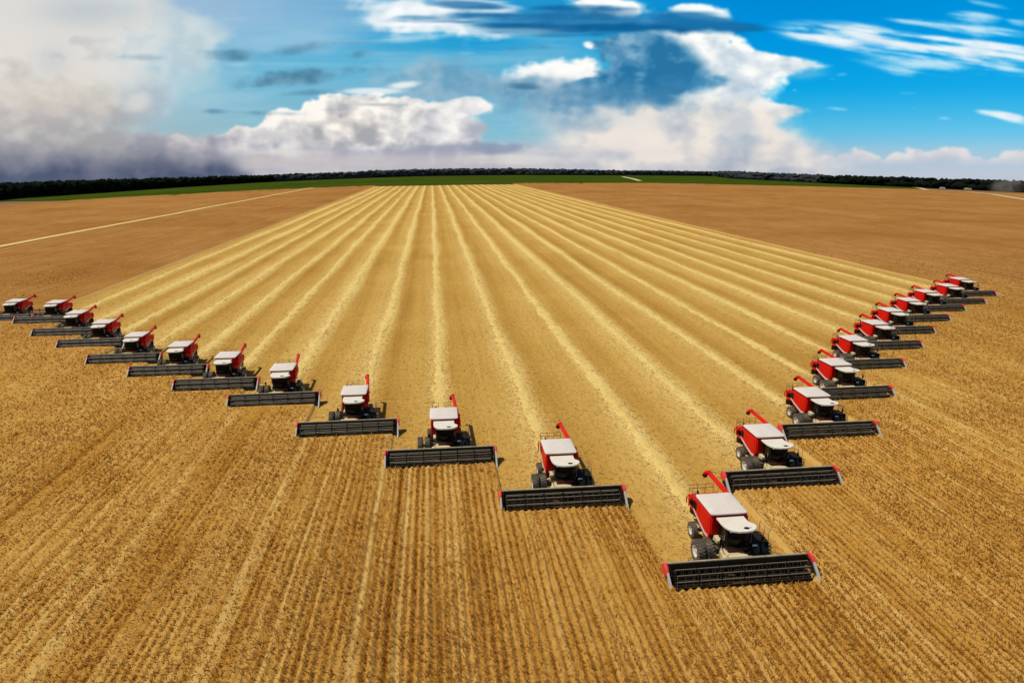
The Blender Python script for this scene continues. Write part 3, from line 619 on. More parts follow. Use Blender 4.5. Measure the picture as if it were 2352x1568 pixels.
def mat_leaves(name, a, b):
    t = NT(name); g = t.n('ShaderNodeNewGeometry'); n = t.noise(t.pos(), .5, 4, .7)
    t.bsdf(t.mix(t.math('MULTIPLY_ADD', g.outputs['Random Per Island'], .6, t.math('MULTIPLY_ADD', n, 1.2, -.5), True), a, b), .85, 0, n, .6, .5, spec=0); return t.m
_ico = bmesh.new(); bmesh.ops.create_icosphere(_ico, subdivisions=2, radius=1); IV = np.array([v.co[:] for v in _ico.verts]); IF = np.array([[v.index for v in f.verts] for f in _ico.faces]); _ico.free()
_ico = bmesh.new(); bmesh.ops.create_icosphere(_ico, subdivisions=1, radius=1); JV = np.array([v.co[:] for v in _ico.verts]); JF = np.array([[v.index for v in f.verts] for f in _ico.faces]); _ico.free()
def wood(name, pts, spacing, depth, nrow, mat, label, fat=1.0, hi=False, wide=1.15):
    """pts: (x, y at the foot, y at the top) on the photograph"""
    W = []
    for px, yb, yt in pts:
        x, y = hit(px, yb); r = math.hypot(x, y); d = ray(px, yt); h = CAM_H+r*d.z/math.hypot(d.x, d.y)-float(land(x, y)); W.append((x, y, h))
    W = np.array(W); seg = np.hypot(*np.diff(W[:, :2], axis=0).T); cum = np.concatenate([[0], np.cumsum(seg)])
    BV, BF = (IV, IF) if hi else (JV, JF); VV, FF = [], []; off = 0
    for k in range(nrow):
        s = np.arange(0, cum[-1], spacing*(1+.25*k))+rng.uniform(-.4, .4, len(np.arange(0, cum[-1], spacing*(1+.25*k))))*spacing
        for q in s:
            x, y, h = (np.interp(q, cum, W[:, j]) for j in range(3)); r = math.hypot(x, y); dd = depth*k/max(1, nrow-1)+rng.uniform(0, spacing)
            x, y = x*(1+dd/r), y*(1+dd/r); z = float(land(x, y)); hh = h*rng.uniform(.91, 1.0)*(1+.01*k)
            for _ in range(4 if hi else 3):
                rad = hh*rng.uniform(.18, .30)*fat; c = np.array([x+rng.normal(0, rad*1.3), y+rng.normal(0, rad), z+hh-rad*rng.uniform(1.0, 2.0)])
                P = BV*(1+.34*rng.normal(0, 1, (len(BV), 1)).clip(-1.2, 1.4))*np.array([rad*wide, rad*wide, rad*rng.uniform(.85, 1.15)])+c
                VV.append(P); FF.append(BF+off); off += len(BV)
            if k < 2:
                rad = hh*.42*fat; P = BV*(1+.25*rng.normal(0, 1, (len(BV), 1)).clip(-1, 1))*np.array([rad*1.05*wide, rad*wide, hh*.38])+np.array([x, y, z+hh*.3]); VV.append(P); FF.append(BF+off); off += len(BV)
    return tag(link(name, np_mesh(name, np.concatenate(VV), np.concatenate(FF), True), mat), label, 'woods', kind='stuff')
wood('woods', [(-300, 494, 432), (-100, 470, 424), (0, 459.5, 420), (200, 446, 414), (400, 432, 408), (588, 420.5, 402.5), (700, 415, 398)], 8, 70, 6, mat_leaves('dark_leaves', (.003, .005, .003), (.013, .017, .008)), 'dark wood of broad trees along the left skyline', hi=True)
wood('woods', [(640, 418, 400), (800, 411, 394.5), (1000, 404.5, 388.5), (1176, 402.5, 387), (1450, 403.5, 392), (1640, 405, 394), (1700, 405.5, 393.5), (1764, 407, 396.5), (1900, 411, 401)], 11, 300, 7, mat_leaves('far_hazed_leaves', (.030, .033, .034), (.042, .045, .044)), 'long far wood along the middle of the skyline behind the green field', wide=2.0)  # distance haze is mixed into this leaf colour, paler and greyer
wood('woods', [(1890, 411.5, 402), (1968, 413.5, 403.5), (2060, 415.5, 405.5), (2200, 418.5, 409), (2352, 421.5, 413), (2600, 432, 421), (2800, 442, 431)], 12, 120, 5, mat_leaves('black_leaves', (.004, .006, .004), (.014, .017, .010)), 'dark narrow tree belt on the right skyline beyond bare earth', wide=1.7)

# ---------------------------------------------------------------- the combine harvester (front towards -Y, cutter bar at y = 0)
class MB:
    def __init__(s): s.b = bmesh.new()
    def box(s, c, d, bev=0.0, rot=None, seg=2):
        g = bmesh.ops.create_cube(s.b, size=1); vs = g['verts']
        M = Matrix.Translation(c) @ (rot.to_4x4() if rot is not None else Matrix.Identity(4)) @ Matrix.Diagonal((*d, 1))
        bmesh.ops.transform(s.b, matrix=M, verts=vs)
        if bev: bmesh.ops.bevel(s.b, geom=list({e for v in vs for e in v.link_edges}), offset=bev, segments=seg, affect='EDGES', profile=.5)
        return s
    def prism(s, prof, x0, x1, bev=0.0, taper=None):
        """side outline prof [(y, z)] drawn across x0..x1"""
        a = [s.b.verts.new((x0, y, z)) for y, z in prof]; b = [s.b.verts.new((x1, y, z)) for y, z in prof]; n = len(prof)
        fs = [s.b.faces.new(a), s.b.faces.new(b[::-1])]+[s.b.faces.new((a[i], b[i], b[(i+1) % n], a[(i+1) % n])[::-1]) for i in range(n)]
        bmesh.ops.recalc_face_normals(s.b, faces=fs)
        if bev: bmesh.ops.bevel(s.b, geom=list({e for f in fs for e in f.edges}), offset=bev, segments=2, affect='EDGES', profile=.5)
        return s
    def plate(s, outline, z0, z1, bev=0.0, crown=None):
        """plan outline [(x, y)] with thickness"""
        a = [s.b.verts.new((x, y, z0)) for x, y in outline]; b = [s.b.verts.new((x, y, z1)) for x, y in outline]; n = len(outline)
        fs = [s.b.faces.new(a[::-1]), s.b.faces.new(b)]+[s.b.faces.new((a[i], a[(i+1) % n], b[(i+1) % n], b[i])) for i in range(n)]
        bmesh.ops.recalc_face_normals(s.b, faces=fs)
        if bev: bmesh.ops.bevel(s.b, geom=list({e for e in fs[1].edges}), offset=bev, segments=2, affect='EDGES', profile=.5)
        return s
    def tube(s, pts, r, seg=8, cap=True, r1=None):
        pts = [Vector(p) for p in pts]; rings = []; n = len(pts)
        for i, p in enumerate(pts):
            t = (pts[min(i+1, n-1)]-pts[max(i-1, 0)]).normalized()
            u = t.orthogonal().normalized() if i == 0 else (u-t*u.dot(t)).normalized()
            w = t.cross(u); rr = r if r1 is None else r+(r1-r)*i/(n-1)
            rings.append([s.b.verts.new(p+(u*math.cos(2*math.pi*k/seg)+w*math.sin(2*math.pi*k/seg))*rr) for k in range(seg)])
        for A, Bq in zip(rings[:-1], rings[1:]):
            for k in range(seg): s.b.faces.new((A[k], A[(k+1) % seg], Bq[(k+1) % seg], Bq[k])).smooth = seg > 6
        if cap: s.b.faces.new(rings[0][::-1]); s.b.faces.new(rings[-1])
        return s
    def lathe(s, prof, cx, cy, cz, seg=28, smooth=True):
        """prof [(x offset, radius)] turned about the x axis"""
        rings = [[s.b.verts.new((cx+x, cy+r*math.cos(2*math.pi*k/seg), cz+r*math.sin(2*math.pi*k/seg))) for k in range(seg)] for x, r in prof]
        for A, Bq in zip(rings[:-1], rings[1:]):
            for k in range(seg): s.b.faces.new((A[k], A[(k+1) % seg], Bq[(k+1) % seg], Bq[k])).smooth = smooth
        return s
    def done(s, name, mat, parent):
        bmesh.ops.recalc_face_normals(s.b, faces=s.b.faces)
        me = bpy.data.meshes.new(name); s.b.to_mesh(me); s.b.free(); return link(name, me, mat, parent)

RED = paint('red_paint', (.66, .004, .002), .42, 0, dirt=.03, dirtcol=(.45, .10, .03), spec=.12)
REDS = paint('red_shield', (.74, .030, .020), .45, .1, dirt=.08, dirtcol=(.45, .2, .1))
LID = paint('pale_cover', (.66, .58, .50), .6, 0, dirt=.2, dirtcol=(.50, .40, .29), spec=.2)
ROOF = paint('cab_roof_white', (.72, .65, .53), .5, .0, dirt=.18, dirtcol=(.55, .44, .28), spec=.25)
BLACK = paint('black_steel', (.010, .007, .005), .65, dirt=.10, dirtcol=(.08, .045, .02), spec=.08)
GREY = paint('header_grey', (.030, .016, .007), .6, dirt=.2, dirtcol=(.10, .06, .025), spec=.2)
BAT = paint('reel_bat_grey', (.17, .145, .095), .5, dirt=.15, dirtcol=(.30, .24, .16))
TAN = paint('dusty_top', (.19, .145, .085), .6, dirt=.5, dirtcol=(.42, .33, .2))
STRAWY = paint('dusty_beige', (.52, .42, .24), .8, dirt=.5, dirtcol=(.60, .46, .22))
SILVER = paint('silver_trim', (.62, .58, .54), .35, dirt=.12)
RUBBER = paint('tyre_rubber', (.055, .046, .036), .85, dirt=.55, dirtcol=(.19, .145, .09), spec=.2)
RIM = paint('cream_rim', (.66, .60, .48), .5, dirt=.3, dirtcol=(.4, .3, .18))
GLASS = paint('dark_glass', (.004, .003, .003), .15, dirt=.02, dirtcol=(.06, .04, .03), spec=.12)
DIV = paint('divider_grey', (.42, .40, .37), .45, dirt=.25, dirtcol=(.36, .27, .16))
LAMP = paint('lamp_lens', (.7, .7, .66), .15, dirt=.1)
CHASSIS = paint('chassis', (.028, .020, .016), .6, dirt=.35, dirtcol=(.17, .11, .055))

def wheel(name, root, x, y, r, w, rimr, lugs=22):
    m = MB(); h = w/2
    m.lathe([(-h*.70, rimr), (-h, rimr*1.12), (-h*1.02, r*.80), (-h*.86, r*.955), (-h*.5, r*.985), (0, r*.99), (h*.5, r*.985), (h*.86, r*.955), (h*1.02, r*.80), (h, rimr*1.12), (h*.70, rimr)], x, y, r)
    for k in range(lugs):                                         # chevron lugs
        for sgn in (-1, 1):
            a = 2*math.pi*(k+.5*(sgn > 0))/lugs; rot = Matrix.Rotation(a, 3, 'X') @ Matrix.Rotation(sgn*R(24), 3, 'Z')
            c = Vector((x+sgn*h*.50, y, r))+Matrix.Rotation(a, 3, 'X') @ Vector((0, 0, r*.985))
            m.box(c, (h*1.05, .075, .075), rot=rot)
    o = m.done(name, RUBBER, root)
    q = MB(); q.lathe([(-h*.66, .001), (-h*.66, rimr*.30), (-h*.50, rimr*.36), (-h*.38, rimr*.72), (-h*.62, rimr*.86), (-h*.94, rimr), (-h*.98, rimr*1.10), (-h*.70, rimr*1.02), (h*.70, rimr*1.02), (h*.98, rimr*1.10), (h*.94, rimr), (h*.55, rimr*.86), (h*.30, rimr*.72), (h*.40, rimr*.3), (h*.40, .001)], x, y, r, 24)
    for k in range(8):
        a = 2*math.pi*k/8; q.box((x-h*.66, y+rimr*.22*math.cos(a), r+rimr*.22*math.sin(a)), (.03, .04, .04)); 
    q.done('rim', RIM, o); return o

def rounded(x0, x1, y0, y1, r, n=6, front=1.0, back=.4):
    pts = []
    for cx, cy, rr, a0 in ((x0+r*front, y0+r*front, r*front, 180), (x1-r*front, y0+r*front, r*front, 270), (x1-r*back, y1-r*back, r*back, 0), (x0+r*back, y1-r*back, r*back, 90)):
        for k in range(n+1): a = R(a0+90*k/n); pts.append((cx+rr*math.cos(a), cy+rr*math.sin(a)))
    return pts

def make_harvester():
    root = bpy.data.objects.new('combine_harvester', None); COL.objects.link(root); root.empty_display_size = 1
    M = MX
    # --- body: red side panels over a dark frame
    b = MB()
    prof = [(4.82, 1.42), (4.98, 1.28), (5.6, 1.26), (6.6, 1.52), (7.6, 1.85), (8.35, 2.1), (8.35, 3.30), (7.9, 3.52), (4.82, 3.52), (4.70, 3.2), (4.68, 2.2)]
    b.prism(prof, M-1.50, M+1.50, .07)
    b.prism([(4.68, 3.35), (4.66, 3.86), (7.75, 3.86), (8.0, 3.45)], M-1.42, M+1.42, .03)     # grain tank walls under the cover
    b.prism([(4.55, 2.0), (4.55, 3.55), (4.75, 3.55), (4.75, 2.0)], M-1.4, M+1.4, .02)
    b.box((M+1.62, 5.15, 3.02), (.55, .85, .85), .16)                                        # shoulder where the auger starts
    b.box((M+1.56, 5.2, 2.3), (.3, .6, .9), .06)
    b.done('body', RED, root)
    for sgn in (-1, 1):
        st = MB(); pr = [(5.05, 1.46), (5.6, 1.40), (6.6, 1.66), (7.55, 1.99), (8.30, 2.32)]; top = [(8.30, 2.47), (7.5, 2.20), (6.55, 1.90), (5.6, 1.65), (5.05, 1.70)]
        st.prism(pr+top, M+sgn*1.50-.012, M+sgn*1.50+.012); st.done('side_stripe', SILVER, root)
    for sgn in (-1, 1):
        sp_ = MB(); sp_.prism([(5.05, 1.95), (5.05, 3.38), (6.9, 3.38), (6.9, 2.18), (6.4, 2.02)], *sorted((M+sgn*1.49, M+sgn*1.525)), .012); sp_.prism([(6.98, 2.22), (6.98, 3.38), (7.55, 3.38), (7.55, 2.42)], *sorted((M+sgn*1.49, M+sgn*1.525)), .012); sp_.done('side_panel', RED, root)
    f = MB(); f.box((M, 6.3, 1.05), (1.7, 5.2, .75), .05); f.box((M, 3.85, .98), (3.3, .5, .55), .05); f.box((M, 7.4, .75), (3.0, .28, .3), .03)
    f.box((M-1.15, 5.6, 1.25), (.5, 1.3, .5), .04); f.box((M+1.15, 5.9, 1.2), (.5, 1.4, .55), .04)
    for y in (4.9, 6.6): f.box((M, y, 1.5), (2.6, .2, .4))
    f.done('chassis', CHASSIS, root)
    h = MB(); h.prism([(8.2, 2.0), (8.2, 3.12), (9.75, 3.02), (10.05, 2.75), (10.0, 2.05), (9.2, 1.75)], M-1.32, M+1.32, .08)
    h.done('engine_hood', RED, root)
    g = MB(); g.box((M-1.345, 8.95, 2.55), (.05, 1.0, .55), .01); [g.box((M-1.375, 8.55+.1*k, 2.55), (.03, .03, .5)) for k in range(9)]
    g.box((M-1.525, 7.95, 2.85), (.05, .6, .75), .015); g.done('cooling_screen', BLACK, root)
    sp = MB(); sp.prism([(9.0, 1.0), (9.0, 1.9), (9.9, 2.0), (10.4, 1.35), (10.3, .95)], M-.95, M+.95, .05); sp.box((M-.5, 10.2, .85), (.8, .5, .12), .03); sp.box((M+.5, 10.2, .85), (.8, .5, .12), .03); sp.done('straw_spreader', BLACK, root)
    ex = MB(); ex.tube([(M-.9, 8.9, 3.0), (M-.9, 8.9, 3.5), (M-.9, 9.05, 3.66)], .09, 10); ex.done('exhaust_pipe', BLACK, root)
    rr = MB()
    for z in (3.55, 3.9): rr.tube([(M-1.35, 8.35, z), (M-1.35, 9.75, z), (M+.9, 9.75, z)], .022, 6)
    for x, y in ((-1.35, 8.35), (-1.35, 9.05), (-1.35, 9.75), (-.6, 9.75), (.15, 9.75), (.9, 9.75)): rr.tube([(M+x, y, 2.95), (M+x, y, 3.9)], .022, 6)
    rr.done('rear_railing', paint('rail_red', (.20, .02, .015), .5, dirt=.2), root)
    sr = MB()                                                                                # red service frame on the rear flank
    sr.tube([(M-1.56, 8.4, 3.4), (M-1.66, 8.9, 2.9), (M-1.62, 9.1, 2.2)], .05, 6); sr.tube([(M-1.52, 9.3, 3.2), (M-1.62, 9.7, 2.7), (M-1.5, 9.8, 2.1)], .05, 6); sr.tube([(M-1.66, 8.9, 2.9), (M-1.62, 9.7, 2.7)], .04, 6)
    sr.done('service_frame', RED, root)
    # --- pale folding cover of the grain tank
    c = MB(); out = rounded(M-1.62, M+1.62, 4.38, 7.80, .30, 5, 1.0, .35)
    lo = [c.b.verts.new((x, y, 3.86)) for x, y in out]; hi = [c.b.verts.new((x, y, 3.96)) for x, y in out]; n = len(out)
    for i in range(n): c.b.faces.new((lo[i], lo[(i+1) % n], hi[(i+1) % n], hi[i]))
    c.b.faces.new(lo[::-1]); prev = hi
    for s_, z in ((.97, 3.99), (.82, 4.035), (.55, 4.075), (.22, 4.10)):
        ring = [c.b.verts.new((M+(x-M)*s_, 6.3+(y-6.3)*s_, z+.05*(y-6.3)/1.7*s_)) for x, y in out]
        for i in range(n): c.b.faces.new((prev[i], prev[(i+1) % n], ring[(i+1) % n], ring[i])).smooth = True
        prev = ring
    c.b.faces.new(prev).smooth = True
    tc = c.done('tank_cover', LID, root)
    # --- cab
    cb = MB(); cb.box((M+.1, 3.62, 2.72), (1.98, 1.75, 1.7), .12); cb.box((M+.1, 3.5, 1.86), (2.02, 1.9, .14), .04); cb.done('cab', BLACK, root)
    ws = MB(); ring = []
    for z, yy, ww in ((1.98, 2.70, .86), (2.5, 2.50, .93), (3.1, 2.42, .97), (3.52, 2.44, .97)):
        ring.append([ws.b.verts.new((M+.1+ww*math.sin(R(a))/math.sin(R(62)), yy+.62*(1-math.cos(R(a))), z)) for a in range(-62, 63, 12)])
    for A, Bq in zip(ring[:-1], ring[1:]):
        for k in range(len(A)-1): ws.b.faces.new((A[k], A[k+1], Bq[k+1], Bq[k])).smooth = True
    ws.done('windscreen', GLASS, root)
    for sgn in (-1, 1):
        d = MB(); d.box((M+.1+sgn*1.0, 3.6, 2.75), (.04, 1.3, 1.45), .01); dd = d.done('cab_door', GLASS, root)
        hd = MB(); hd.tube([(M+.1+sgn*1.04, 3.1, 2.3), (M+.1+sgn*1.06, 3.1, 2.75)], .02, 6); hd.done('handle', SILVER, dd)
    rf = MB(); o = [(-1.18, 4.32), (-1.18, 3.4), (-1.12, 2.95), (-.95, 2.52), (-.65, 2.2), (-.2, 2.02), (.3, 1.98), (.85, 2.05), (1.25, 2.25), (1.52, 2.6), (1.56, 2.95), (1.40, 3.2), (1.2, 3.4), (1.17, 3.7), (1.18, 4.32)]
    rf.plate([(M+x, y) for x, y in o], 3.56, 3.72, .05); rfo = rf.done('cab_roof', ROOF, root)
    v = MB(); v.lathe([(0, 0)], 0, 0, 0, 3); v.b.clear()
    v.plate([(M+.55+.24*math.cos(R(a)), 2.45+.17*math.sin(R(a))) for a in range(0, 360, 24)], 3.722, 3.745, .01); v.box((M+.92, 2.5, 3.73), (.05, .12, .02)); v.done('roof_vent', BLACK, rfo)
    for x in (-.75, -.45, .65, .95): wl = MB(); wl.box((M+x, 2.28+abs(x-.1)*.16, 3.49), (.17, .10, .11), .02); wl.done('work_light', LAMP, root)
    bm_ = MB(); bm_.prism([(3.0, 1.32), (2.78, 1.50), (2.80, 1.80), (3.3, 1.92), (3.6, 1.25)], M-.70, M+1.0, .06); bm_.done('front_bumper', paint('dark_red', (.30, .006, .010), .3, .3, dirt=.06), root)
    # --- feeder house, dusted with chaff
    fh = MB(); fh.prism([(1.80, .35), (1.80, 1.60), (2.1, 1.62), (2.7, 1.42), (3.4, 1.30), (4.1, 1.30), (4.1, .80), (3.0, .5)], M-.95, M+.62, .05)
    fh.box((M-1.02, 2.75, .95), (.22, 1.3, .60), .05); fh.box((M-1.0, 2.15, 1.35), (.8, .5, .34), .12); fh.done('feeder_house', STRAWY, root)
    for x in (-.95, .8): hs = MB(); hs.tube([(M+x, 4.0, .75), (M+x, 1.7, .45)], .07, 8); hs.done('lift_cylinder', CHASSIS, root)
    hs = MB(); hs.tube([(M-.98, 2.2, .9), (M-1.0, 3.2, 1.5), (M-.7, 4.2, 1.6)], .035, 6); hs.done('hydraulic_hose', CHASSIS, root)
    lp = MB(); lp.prism([(3.7, 1.62), (3.55, 2.0), (4.4, 2.05), (4.6, 1.5)], M-1.25, M-.75, .06); lp.done('side_cover', STRAWY, root)
    # --- wheels
    for x in (-2.72, -1.92, 1.92, 2.72): wheel('front_wheel', root, M+x, 3.9, .96, .62, .48)
    for x in (-1.75, 1.75): wheel('rear_wheel', root, M+x, 7.45, .72, .50, .36, 18)
    ax = MB(); ax.tube([(M-2.9, 3.9, .96), (M+2.9, 3.9, .96)], .14, 10); ax.done('front_axle', CHASSIS, root)
    # --- driver's platform, ladder and rails on the far side
    pf = MB(); pf.box((M+2.0, 3.75, 1.98), (1.7, 1.65, .10), .02); pf.box((M+1.62, 2.98, 1.72), (.55, .12, .5), .03); pf.box((M+2.78, 3.7, 1.75), (.10, 1.75, .5), .03); pf.done('platform', BLACK, root)
    np_ = MB(); np_.box((M+1.66, 2.90, 1.78), (.42, .03, .18), .01); np_.done('marker_plate', LAMP, root)
    rl = MB()
    rl.tube([(M+2.80, 2.95, 2.0), (M+2.80, 2.95, 2.95), (M+2.80, 3.3, 3.05), (M+2.80, 4.5, 3.05), (M+2.80, 4.5, 2.0)], .025, 6); rl.tube([(M+2.80, 2.95, 2.5), (M+2.80, 4.5, 2.5)], .02, 6)
    rl.tube([(M+1.3, 2.95, 2.0), (M+1.3, 2.95, 2.9), (M+2.3, 2.95, 2.9), (M+2.3, 2.95, 2.0)], .025, 6); rl.tube([(M+2.8, 3.7, 2.0), (M+2.8, 3.7, 3.05)], .02, 6); rl.done('handrail', paint('rail_tan', (.22, .15, .09), .5, dirt=.4), root)
    ld = MB()
    for y in (2.75, 3.15): ld.tube([(M+2.95, y, 1.95), (M+3.08, y-.05, .45)], .03, 6)
    for k in range(5): ld.box((M+2.97+.025*k, 2.93, 1.85-.32*k), (.18, .42, .04))
    ld.done('ladder', paint('ladder_brown', (.16, .09, .045), .6, dirt=.4), root)
    for sgn in (-1, 1):
        mi = MB(); mi.tube([(M+.1+sgn*.95, 2.5, 3.5), (M+.1+sgn*1.75, 2.2, 3.35), (M+.1+sgn*1.75, 2.2, 3.0)], .02, 6); mi.box((M+.1+sgn*1.75, 2.2, 2.82), (.22, .06, .42), .02); mi.done('mirror', BLACK, root)
    # --- unloading auger folded back along the far side
    au = MB(); au.tube([(M+1.72, 4.95, 2.7), (M+1.74, 5.1, 3.25), (M+1.70, 5.5, 3.48), (M+1.62, 6.2, 3.55), (M+1.38, 9.0, 3.85), (M+1.17, 11.35, 4.12)], .21, 14); au.tube([(M+1.64, 6.05, 3.54), (M+1.62, 6.2, 3.56)], .31, 14); auo = au.done('unloading_auger', RED, root)
    spt = MB(); spt.tube([(M+1.17, 11.3, 4.13), (M+1.14, 11.58, 4.11), (M+1.08, 11.78, 3.98), (M+1.02, 11.86, 3.80)], .225, 12); spt.done('spout', RED, auo)
    bo = MB(); bo.tube([(M+1.03, 11.85, 3.83), (M+.96, 11.92, 3.56)], .235, 12); bo.done('rubber_boot', BLACK, auo)
    bc = MB(); bc.box((M+.55, 8.25, 3.55), (.10, .10, .5)); bc.lathe([(-.07, .001), (-.07, .07), (.07, .07), (.07, .001)], M+.55, 8.25, 3.88, 10); bc.done('warning_beacon', paint('amber', (.75, .25, .02), .3), root)
    # --- header
    hd = MB()
    hd.prism([(1.58, .30), (1.72, .30), (1.72, 1.50), (1.58, 1.50)], -HW+.12, HW-.12)                          # back sheet
    hd.prism([(.12, .14), (.12, .20), (1.5, .36), (1.5, .28)], -HW+.12, HW-.12)                                # floor
    for k in range(7): hd.box((-HW+.6+k*(2*HW-1.2)/6, 1.78, .95), (.10, .14, 1.2))
    for sgn in (-1, 1): hd.prism([(-.02, .10), (.35, .70), (.9, 1.22), (1.70, 1.44), (1.76, .28), (.2, .10)], sgn*(HW-.06)-.035, sgn*(HW-.06)+.035)
    hdo = hd.done('header', GREY, root)
    tb = MB(); tb.box((0, 1.66, 1.54), (2*HW-.2, .20, .13), .04); tb.box((M-.1, 1.85, 1.46), (2.2, .4, .14), .05); tb.done('top_beam', TAN, hdo)
    dr = MB()
    for sgn in (-1, 1): dr.prism([(.35, .26), (.35, .31), (1.35, .46), (1.35, .41)], *sorted((sgn*.95, sgn*(HW-.3))))
    dr.done('draper_belt', BLACK, hdo)
    fo = MB(); fo.box((M-.1, 1.46, .78), (1.25, .05, .72), .02); fo.tube([(-.75+M, 1.25, .62), (.6+M, 1.25, .62)], .2, 12); fo.done('feeder_opening', BLACK, hdo)  # solid black plate paints the hole's dark inside, behind the drum
    rc = Vector((0, .68, .98)); rr_ = .53; NB = 6
    rl_ = MB(); rl_.tube([(-HW+.35, rc.y, rc.z), (HW-.35, rc.y, rc.z)], .085, 10)
    for k in range(7):
        x = -HW+.4+k*(2*HW-.8)/6
        for j in range(NB):
            a = 2*math.pi*(j+.35)/NB; rl_.tube([(x, rc.y, rc.z), (x, rc.y+rr_*math.cos(a), rc.z+rr_*math.sin(a))], .028, 5)
            a2 = 2*math.pi*(j+1.35)/NB; rl_.tube([(x, rc.y+rr_*math.cos(a), rc.z+rr_*math.sin(a)), (x, rc.y+rr_*math.cos(a2), rc.z+rr_*math.sin(a2))], .02, 5)
    reel = rl_.done('reel', BLACK, hdo)
    for j in range(NB):
        a = 2*math.pi*(j+.35)/NB; y, z = rc.y+rr_*math.cos(a), rc.z+rr_*math.sin(a); bt = MB()
        for k in range(6):
            x0 = -HW+.45+k*(2*HW-.9)/6; x1 = -HW+.35+(k+1)*(2*HW-.9)/6
            bt.box(((x0+x1)/2, y, z), (x1-x0, .04, .17), rot=Matrix.Rotation(R(38), 3, 'X'))
        nT = 18
        for k in range(nT): x = -HW+.5+k*(2*HW-1.0)/(nT-1); bt.box((x, y-.06, z-.20), (.03, .025, .24), rot=Matrix.Rotation(R(-16), 3, 'X'))
        bt.done('reel_bat', BAT, hdo)
    for sgn in (-1, 1):
        ar = MB(); ar.tube([(sgn*(HW-.22), 1.66, 1.46), (sgn*(HW-.22), 1.0, 1.45), (sgn*(HW-.22), rc.y, rc.z)], .05, 6); ar.done('reel_arm', BLACK, hdo)
    cu = MB(); cu.box((0, .06, .14), (2*HW-.2, .16, .05))
    for k in range(30):
        x = -HW+.2+k*(2*HW-.4)/29; cu.prism([(-.34, .10), (.02, .08), (.02, .22)], x-.06, x+.06)
    cu.done('cutter_bar', BLACK, hdo)
    for sgn in (-1, 1):
        es = MB(); es.prism([(.70, 1.02), (.80, 1.42), (1.05, 1.66), (1.5, 1.70), (1.86, 1.52), (1.88, .88), (1.3, .78)], *sorted((sgn*(HW-.04), sgn*(HW+.22))), .07); es.done('end_shield', REDS, hdo)
        dv = MB(); a_ = (sgn*(HW+.06), 1.0, 1.1); dv.prism([(-.95, .08), (-.4, .36), (.35, .98), (.80, 1.36), (.80, 1.05), (.2, .42), (-.3, .12)], *sorted((sgn*(HW-.02), sgn*(HW+.16))), .03); dv.done('crop_divider', DIV, hdo)
    return root

def copy_tree(o, parent=None):
    c = o.copy(); COL.objects.link(c)
    if parent is not None: c.parent = parent
    for ch in list(o.children): copy_tree(ch, c)
    return c
proto = make_harvester()
for k, (x, y, label) in enumerate(HARV):
    o = proto if k == 0 else copy_tree(proto)
    sc_ = 1-.06*min(1, max(0, (-x-24)/30)); o.location = (x, y, .0); o.scale = (sc_, sc_, sc_); o.rotation_euler = (0, 0, R(random.uniform(-.8, .8)) if k else 0)
    tag(o, label, 'combine harvester', 'red combine harvesters in V formation')

# ---------------------------------------------------------------- far right: two vehicles on the bare earth, and the dust they raise
def far_truck(px, py, sc, body, cargo, label):
    x, y = hit(px, py); r = bpy.data.objects.new('truck', None); COL.objects.link(r); r.location = (x, y, float(land(x, y))); r.scale = (sc, sc, sc); r.rotation_euler = (0, 0, R(58))
    m = MB(); m.box((0, -3.4, 1.75), (2.4, 2.0, 2.3), .25); m.box((0, -4.6, 1.2), (2.3, .7, 1.2), .2); m.done('cab', body, r)
    m = MB(); m.prism([(-2.2, 1.0), (-2.3, 2.7), (4.3, 2.7), (4.2, 1.0)], -1.25, 1.25, .05); m.done('cargo_box', body, r)
    m = MB(); m.prism([(-2.2, 2.7), (-1.2, 3.25), (1.0, 3.5), (3.2, 3.25), (4.2, 2.7)], -1.2, 1.2, .15); m.done('grain_load', cargo, r)
    m = MB(); m.box((0, .4, .85), (1.0, 8.6, .3), .03); m.done('chassis', CHASSIS, r)
    for yy in (-3.6, 2.2, 3.3):
        for xx in (-1.05, 1.05): m = MB(); m.lathe([(-.18, .15), (-.2, .5), (.2, .5), (.18, .15)], xx, yy, .5, 14); m.done('wheel', RUBBER, r)
    return tag(r, label, 'truck')
far_truck(2164, 434.5, 1.0, ROOF, LID, 'small white truck far off on the right by the green field corner')
far_truck(2222, 437.5, 1.25, STRAWY, paint('grain_yellow', (.72, .52, .16), .9, dirt=.1), 'small yellowish truck far off on the right, just before the dust')
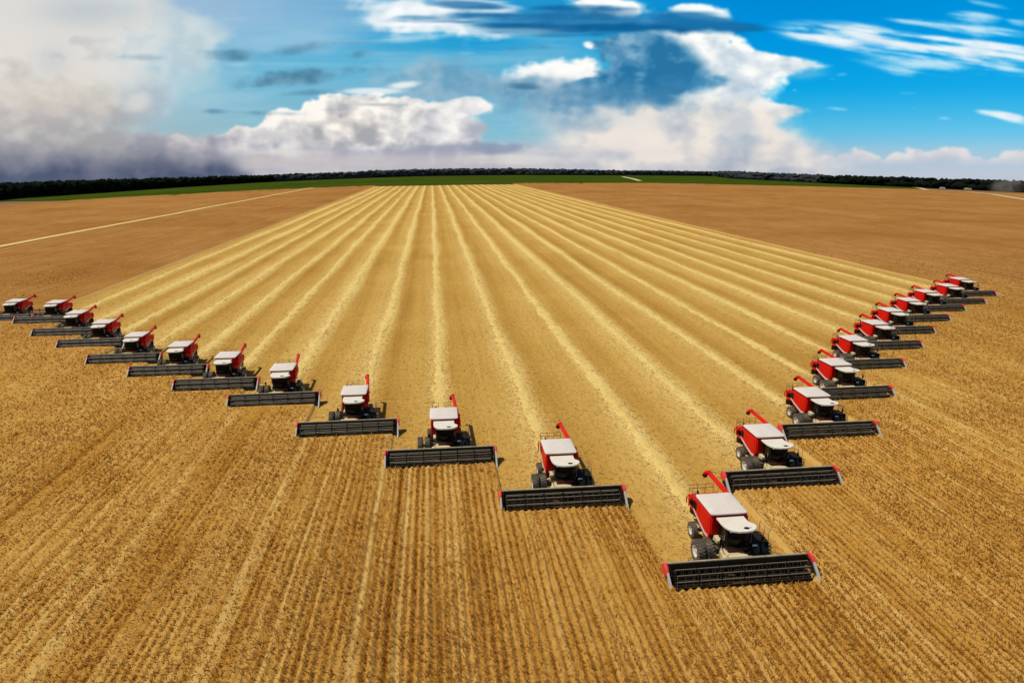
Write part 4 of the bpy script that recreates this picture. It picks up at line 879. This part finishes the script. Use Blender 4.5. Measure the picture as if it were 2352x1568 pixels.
def ribbon(name, pts, w, mat, dz):
    P = np.array([hit(*p) for p in pts]); s = np.linspace(0, len(P)-1, 60); x = np.interp(s, range(len(P)), P[:, 0]); y = np.interp(s, range(len(P)), P[:, 1])
    tx, ty = np.gradient(x), np.gradient(y); L = np.hypot(tx, ty); nx, ny = -ty/L*w, tx/L*w; k = np.arange(59)
    V = np.concatenate([np.stack([x+nx, y+ny, land(x+nx, y+ny)+dz], -1), np.stack([x-nx, y-ny, land(x-nx, y-ny)+dz], -1)])
    tag(link(name, np_mesh(name, V, np.stack([k, k+60, k+61, k+1], -1)), mat), kind='structure')
ribbon('dirt_road', [(2050, 427.5), (2090, 430), (2112, 432.5), (2128, 437), (2160, 438.5), (2220, 441.5), (2280, 447.5), (2352, 459.5), (2480, 480)], 4.0, STRAWY, .75)
ribbon('field_track', [(1430, 406.5), (1452, 411), (1470, 416)], 5.0, STRAWY, .6)
# thin dust in the air, and the plume beside the trucks
def volume_box(name, lo, hi, col, dens, plume=None, label=None):
    m = MB(); m.box([(a+b)/2 for a, b in zip(lo, hi)], [b-a for a, b in zip(lo, hi)]); t = NT(name)
    v = t.n('ShaderNodeVolumePrincipled'); v.inputs['Color'].default_value = (*col, 1); v.inputs['Density'].default_value = dens; v.inputs['Anisotropy'].default_value = .1
    if plume:
        x, y, z, r, h = plume; g = t.n('ShaderNodeTexCoord'); mp = t.n('ShaderNodeMapping'); mp.vector_type = 'TEXTURE'; mp.inputs['Location'].default_value = (x, y, z); mp.inputs['Scale'].default_value = (r, r, h); t.l(g.outputs['Object'], mp.inputs[0])
        ln = t.n('ShaderNodeVectorMath', operation='LENGTH'); t.l(mp.outputs[0], ln.inputs[0])
        d = t.math('MULTIPLY', t.math('SUBTRACT', 1.0, t.math('ADD', ln.outputs['Value'], t.math('MULTIPLY_ADD', t.noise(t.pos(), .05, 3), 1.2, -.6)), clamp=True), dens); t.l(d, v.inputs['Density'])
    t.l(v.outputs[0], t.out.inputs['Volume']); t.m.cycles.volume_sampling = 'EQUIANGULAR' if False else 'MULTIPLE_IMPORTANCE'; t.m.cycles.homogeneous_volume = plume is None
    return tag(m.done(name, t.m, None), label, 'haze' if label and not plume else ('dust' if label else None), kind='stuff')
px_, py_ = hit(2316, 441)
pz_ = float(land(px_, py_)); volume_box('dust_plume', (px_-40, py_-30, pz_+.9), (px_+40, py_+30, pz_+32), (.97, .84, .66), .022, (px_, py_, pz_+5, 30, 24), 'thin tan dust plume rising at the far right edge of the fields')
